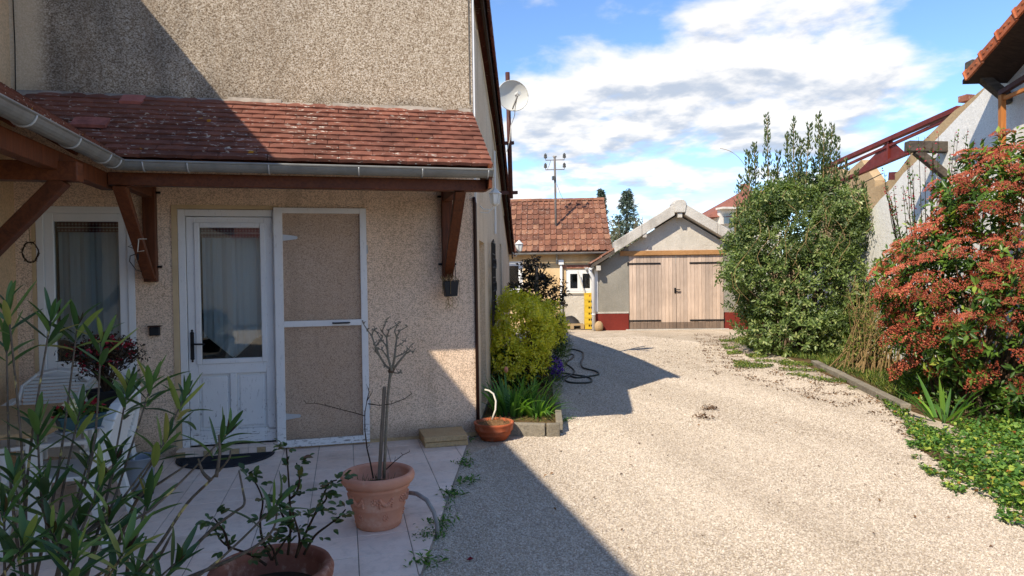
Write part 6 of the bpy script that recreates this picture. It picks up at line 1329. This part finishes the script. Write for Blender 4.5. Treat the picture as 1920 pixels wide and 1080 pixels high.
n = 500; pp = rp_.normal(0, 1, (n, 3)); pp /= np.linalg.norm(pp, axis=1, keepdims=True); pp = pp*np.array([.12, .2, .17])+np.array([ab.x-.06, ab.y+.1, .06]); pp[:, 2] = np.abs(pp[:, 2]); L_ = rp_.uniform(.02, .04, n); tag(link_mesh('foliage', leaf_mesh('foliage', pp, rp_.normal(0, 1, (n, 3)), rp_.normal(0, 1, (n, 3)), L_, L_*.5, rp_.random(n), M['lavender_leaf']), abt), kind='stuff')
# blade-leaved plants
def blade(name, m, ratio, curl, n=7):
    mb = MB(); vs = []; fs = []
    for i in range(n+1): t = i/n; w = ratio*.5*(1-t**3)*(.75+.25*math.sin(t*3)); z = -curl*t**2.5; y = t*(1-.25*curl*t); vs += [(-w, y, z+w*.35), (0, y, z), (w, y, z+w*.35)]
    for i in range(n): k = i*3; fs += [(k, k+1, k+4, k+3), (k+1, k+2, k+5, k+4)]
    mb.add(vs, fs); return mb.mesh(name, m, True)
BL = [blade('blade', M['iris_leaf'], .085, c) for c in (.05, .25, .55)]; BT = [blade('blade', M['iris_leaf'], .16, c) for c in (.1, .35)]
def tuft(nm, c, n, h, sp, lab, cat, seed, mesh, rad=.1):
    r = random.Random(seed); o = thing(nm, c, lab, cat)
    for k in range(n):
        a = r.random()*6.283; q = rad*math.sqrt(r.random()); p = c+Vector((q*math.cos(a), q*math.sin(a), 0)); tilt = sp*(.25+r.random()); d = Vector((math.cos(a)*math.sin(tilt), math.sin(a)*math.sin(tilt), math.cos(tilt))); link_mesh('leaf', mesh[r.randrange(len(mesh))], o, frame(p, d, Vector((-math.cos(a), -math.sin(a), .6)), h*r.uniform(.6, 1.1)))
    return o
tuft('daylily', SW(.75, .30, .03), 85, .46, .55, 'large tuft of strap leaves filling the front of the flower bed', 'plant', 1, BL, .2)
tuft('daylily', SW(.70, .58, .03), 80, .36, .7, 'bright strap-leaved tuft at the outer corner of the flower bed', 'plant', 2, BL, .16)
tuft('tulip_leaves', SW(.95, .22, .03), 16, .36, .45, 'broad tulip leaves nearest the wall in the flower bed', 'plant', 3, BT, .14)
tuft('iris', SW(1.5, .55, .03), 14, .45, .6, 'sword-leaved iris behind the strap-leaved tufts', 'plant', 4, BL, .12)
b = MB(); tq = PG(948, 760, .03); dtp = (SW(1.0, .3, 0)-CAM).dot(CF); tpp = PD(949, 694, dtp); tul = thing('tulip', Vector((tpp.x, tpp.y, .03)), 'single pale pink tulip above the flower bed leaves', 'flower'); b.tube([(tpp.x-.01, tpp.y, .03), (tpp.x-.005, tpp.y, .2), tpp], .004, 5); b.build('stem', M['iris_leaf'], tul); b = MB(); b.lathe([(.002, -.03), (.018, -.02), (.025, 0), (.023, .018), (.012, .036), (0, .04)], tpp, 10); b.build('bloom', M['tulip_pink'], tul, True)
tuft('iris', PG(1795, 800)+Vector((.1, .25, 0)), 22, .55, .8, 'dark iris clump at the foot of the red shrub', 'plant', 5, BL, .16)
tuft('iris', PG(1745, 745)+Vector((.15, .25, 0)), 18, .5, .85, 'dark iris clump behind the first, left of the red shrub', 'plant', 6, BL, .14)

# ground cover, grass, weeds, litter: too many to count
def scatter(nm, lab, cat, pts, L0, L1, ratio, m, upb, seed, normal_up=True, hz=0):
    r = np.random.default_rng(seed); pts = np.array(pts); n = len(pts); L_ = r.uniform(L0, L1, n); D = r.normal(0, 1, (n, 3)); D[:, 2] = np.abs(D[:, 2])*.3+upb; Nn = r.normal(0, .4, (n, 3))+np.array([0, 0, 1.0]) if normal_up else r.normal(0, 1, (n, 3)); o = link_mesh(nm, leaf_mesh(nm, pts, D, Nn, L_, L_*ratio, r.random(n), m)); return tag(o, lab, cat, kind='stuff')
def inpoly(x, y, poly):
    c = False; j = len(poly)-1
    for i in range(len(poly)):
        if (poly[i][1] > y) != (poly[j][1] > y) and x < (poly[j][0]-poly[i][0])*(y-poly[i][1])/(poly[j][1]-poly[i][1])+poly[i][0]: c = not c
        j = i
    return c
def polyscatter(pxpoly, n, seed, z0, z1, ns=None, thr=0):
    P_ = [PG(x, y) for x, y in pxpoly]; P_ = [(p.x, p.y) for p in P_]; xs = [p[0] for p in P_]; ys = [p[1] for p in P_]; r = random.Random(seed); out = []; g_ = 0
    while len(out) < n and g_ < n*30:
        g_ += 1; x = r.uniform(min(xs), max(xs)); y = r.uniform(min(ys), max(ys))
        if not inpoly(x, y, P_): continue
        if ns and mnoise.noise(Vector((x*ns, y*ns, seed))) < thr: continue
        out.append((x, y, r.uniform(z0, z1)))
    return out
gcp = [(1735, 815), (1745, 850), (1780, 880), (1830, 925), (1885, 945), (1990, 990), (2100, 1000), (2100, 800), (1900, 790), (1800, 800)]
scatter('strawberry_ground_cover', 'leafy green ground cover spreading onto the gravel under the red shrub', 'ground cover', polyscatter(gcp, 8500, 1, -.01, .07, 3.0, -.4), .026, .052, .75, M['ground_cover'], .25, 1)
scatter('creeping_runners', 'thinning leafy runners creeping from the ground cover onto the gravel', 'ground cover', polyscatter([(1700, 790), (1705, 850), (1740, 890), (1790, 925), (1860, 965), (1990, 1030), (1990, 985), (1885, 940), (1830, 920), (1780, 876), (1745, 846), (1735, 812)], 1100, 21, -.015, .02, 5.0, .05), .02, .042, .7, M['ground_cover'], .2, 22)
scatter('edge_weeds', 'sparse low weeds along the kerb and gravel edge', 'weeds', polyscatter([(1700, 770), (1640, 740), (1700, 800), (1735, 850), (1790, 890), (1760, 830), (1740, 800)], 900, 2, -.015, .03, 6, .0), .025, .05, .7, M['ground_cover'], .2, 2)
scatter('grass_strip', 'short grass on the strip behind the kerb', 'grass', polyscatter([(1370, 640), (1420, 660), (1530, 678), (1620, 715), (1690, 755), (1740, 765), (1760, 720), (1640, 672), (1500, 655), (1400, 632)], 7000, 3, -.01, .01), .05, .14, .09, M['grass'], 1.2, 3)
scatter('gravel_weeds', 'thin weeds and moss creeping over the gravel beside the evergreen', 'weeds', polyscatter([(1345, 632), (1380, 690), (1500, 705), (1640, 740), (1700, 790), (1690, 765), (1600, 715), (1530, 684), (1440, 668), (1390, 655), (1365, 632)], 4200, 4, -.015, .015, 2.4, .05), .02, .05, .5, M['grass'], .25, 4)
scatter('leaf_litter', 'brown dead leaves littering the gravel along the right verge', 'leaves', polyscatter([(1300, 625), (1340, 700), (1500, 740), (1660, 790), (1740, 860), (1760, 820), (1690, 760), (1530, 690), (1400, 660), (1370, 628)], 2600, 5, -.014, -.004, 3.2, .0)+polyscatter([(1100, 640), (1300, 625), (1420, 700), (1250, 720)], 260, 6, -.014, -.005, 3.5, .0)+polyscatter([(1600, 700), (1700, 760), (1780, 790), (1760, 740)], 500, 8, -.005, .02), .018, .042, .55, M['dead_leaf'], .02, 5)
scatter('gravel_litter', 'scattered dark leaf crumbs on the open gravel', 'leaves', polyscatter([(900, 850), (1100, 650), (1400, 650), (1700, 850), (1900, 1050), (1200, 1075)], 130, 7, -.014, -.006), .015, .035, .55, M['dead_leaf'], .02, 6)
scatter('bed_moss', 'dry mossy grass on the flower bed soil', 'grass', polyscatter([(960, 800), (1045, 800), (1060, 700), (1075, 650), (1040, 650), (1030, 740)], 2600, 9, .03, .06), .02, .06, .12, M['grass'], .7, 7)
# weed tufts one can pick out
wl_ = [(870, 872, 'weed tuft on the terrace edge nearest the house'), (880, 905, 'dandelion-like weed on the gravel by the terrace edge'), (832, 985, 'leafy weed at the foot of the grey conduit'), (806, 1008, 'bright green moss tuft beside the conduit base'), (845, 930, 'brownish weed tuft at mid terrace edge'), (800, 1058, 'small weed at the bottom of the terrace edge'), (1330, 768, 'dried weed tuft in the middle of the drive'), (1317, 784, 'dried weed just below the other one on the drive'), (1055, 790, 'weed tuft at the corner of the flower bed edging')]
for i, (x, y, lab) in enumerate(wl_):
    c = PG(x, y, -.015); n = 70 if i != 3 else 160; r = np.random.default_rng(100+i); pp = r.normal(0, 1, (n, 3))*np.array([.045, .045, .018])+np.array(c); pp[:, 2] = np.abs(pp[:, 2]+.01)-.015; L_ = r.uniform(.02, .05, n)*(1 if i != 3 else .6); D = r.normal(0, 1, (n, 3)); D[:, 2] = np.abs(D[:, 2])*.5+.25
    tag(link_mesh('weed_tuft', leaf_mesh('weed_tuft', pp, D, r.normal(0, .4, (n, 3))+np.array([0, 0, 1]), L_, L_*.35, r.random(n)*.7, M['dead_leaf' if i in (6, 7) else 'ground_cover'])), lab, 'weed', 'weed tufts on the drive and terrace edge')
scatter('terrace_edge_weeds', 'thin weeds and grit in the joint between terrace and gravel', 'weeds', [(edge_x(y)+random.uniform(.0, .07), y, random.uniform(-.015, .01)) for y in np.linspace(3.0, 6.3, 300) if mnoise.noise(Vector((y*2.3, 1, 4))) > .1], .015, .045, .4, M['ground_cover'], .4, 8)
pt = MB(); c = PG(881, 1049, -.008); pt.add([c+Vector(v) for v in ((-.02, 0, 0), (0, -.014, .008), (.022, -.002, .004), (.004, .016, .01), (0, 0, -.004))], [(0, 1, 4), (1, 2, 4), (2, 3, 4), (3, 0, 4)]); tag(pt.build('petal', M['red_flower']), 'single red petal lying on the shaded gravel', 'petal')
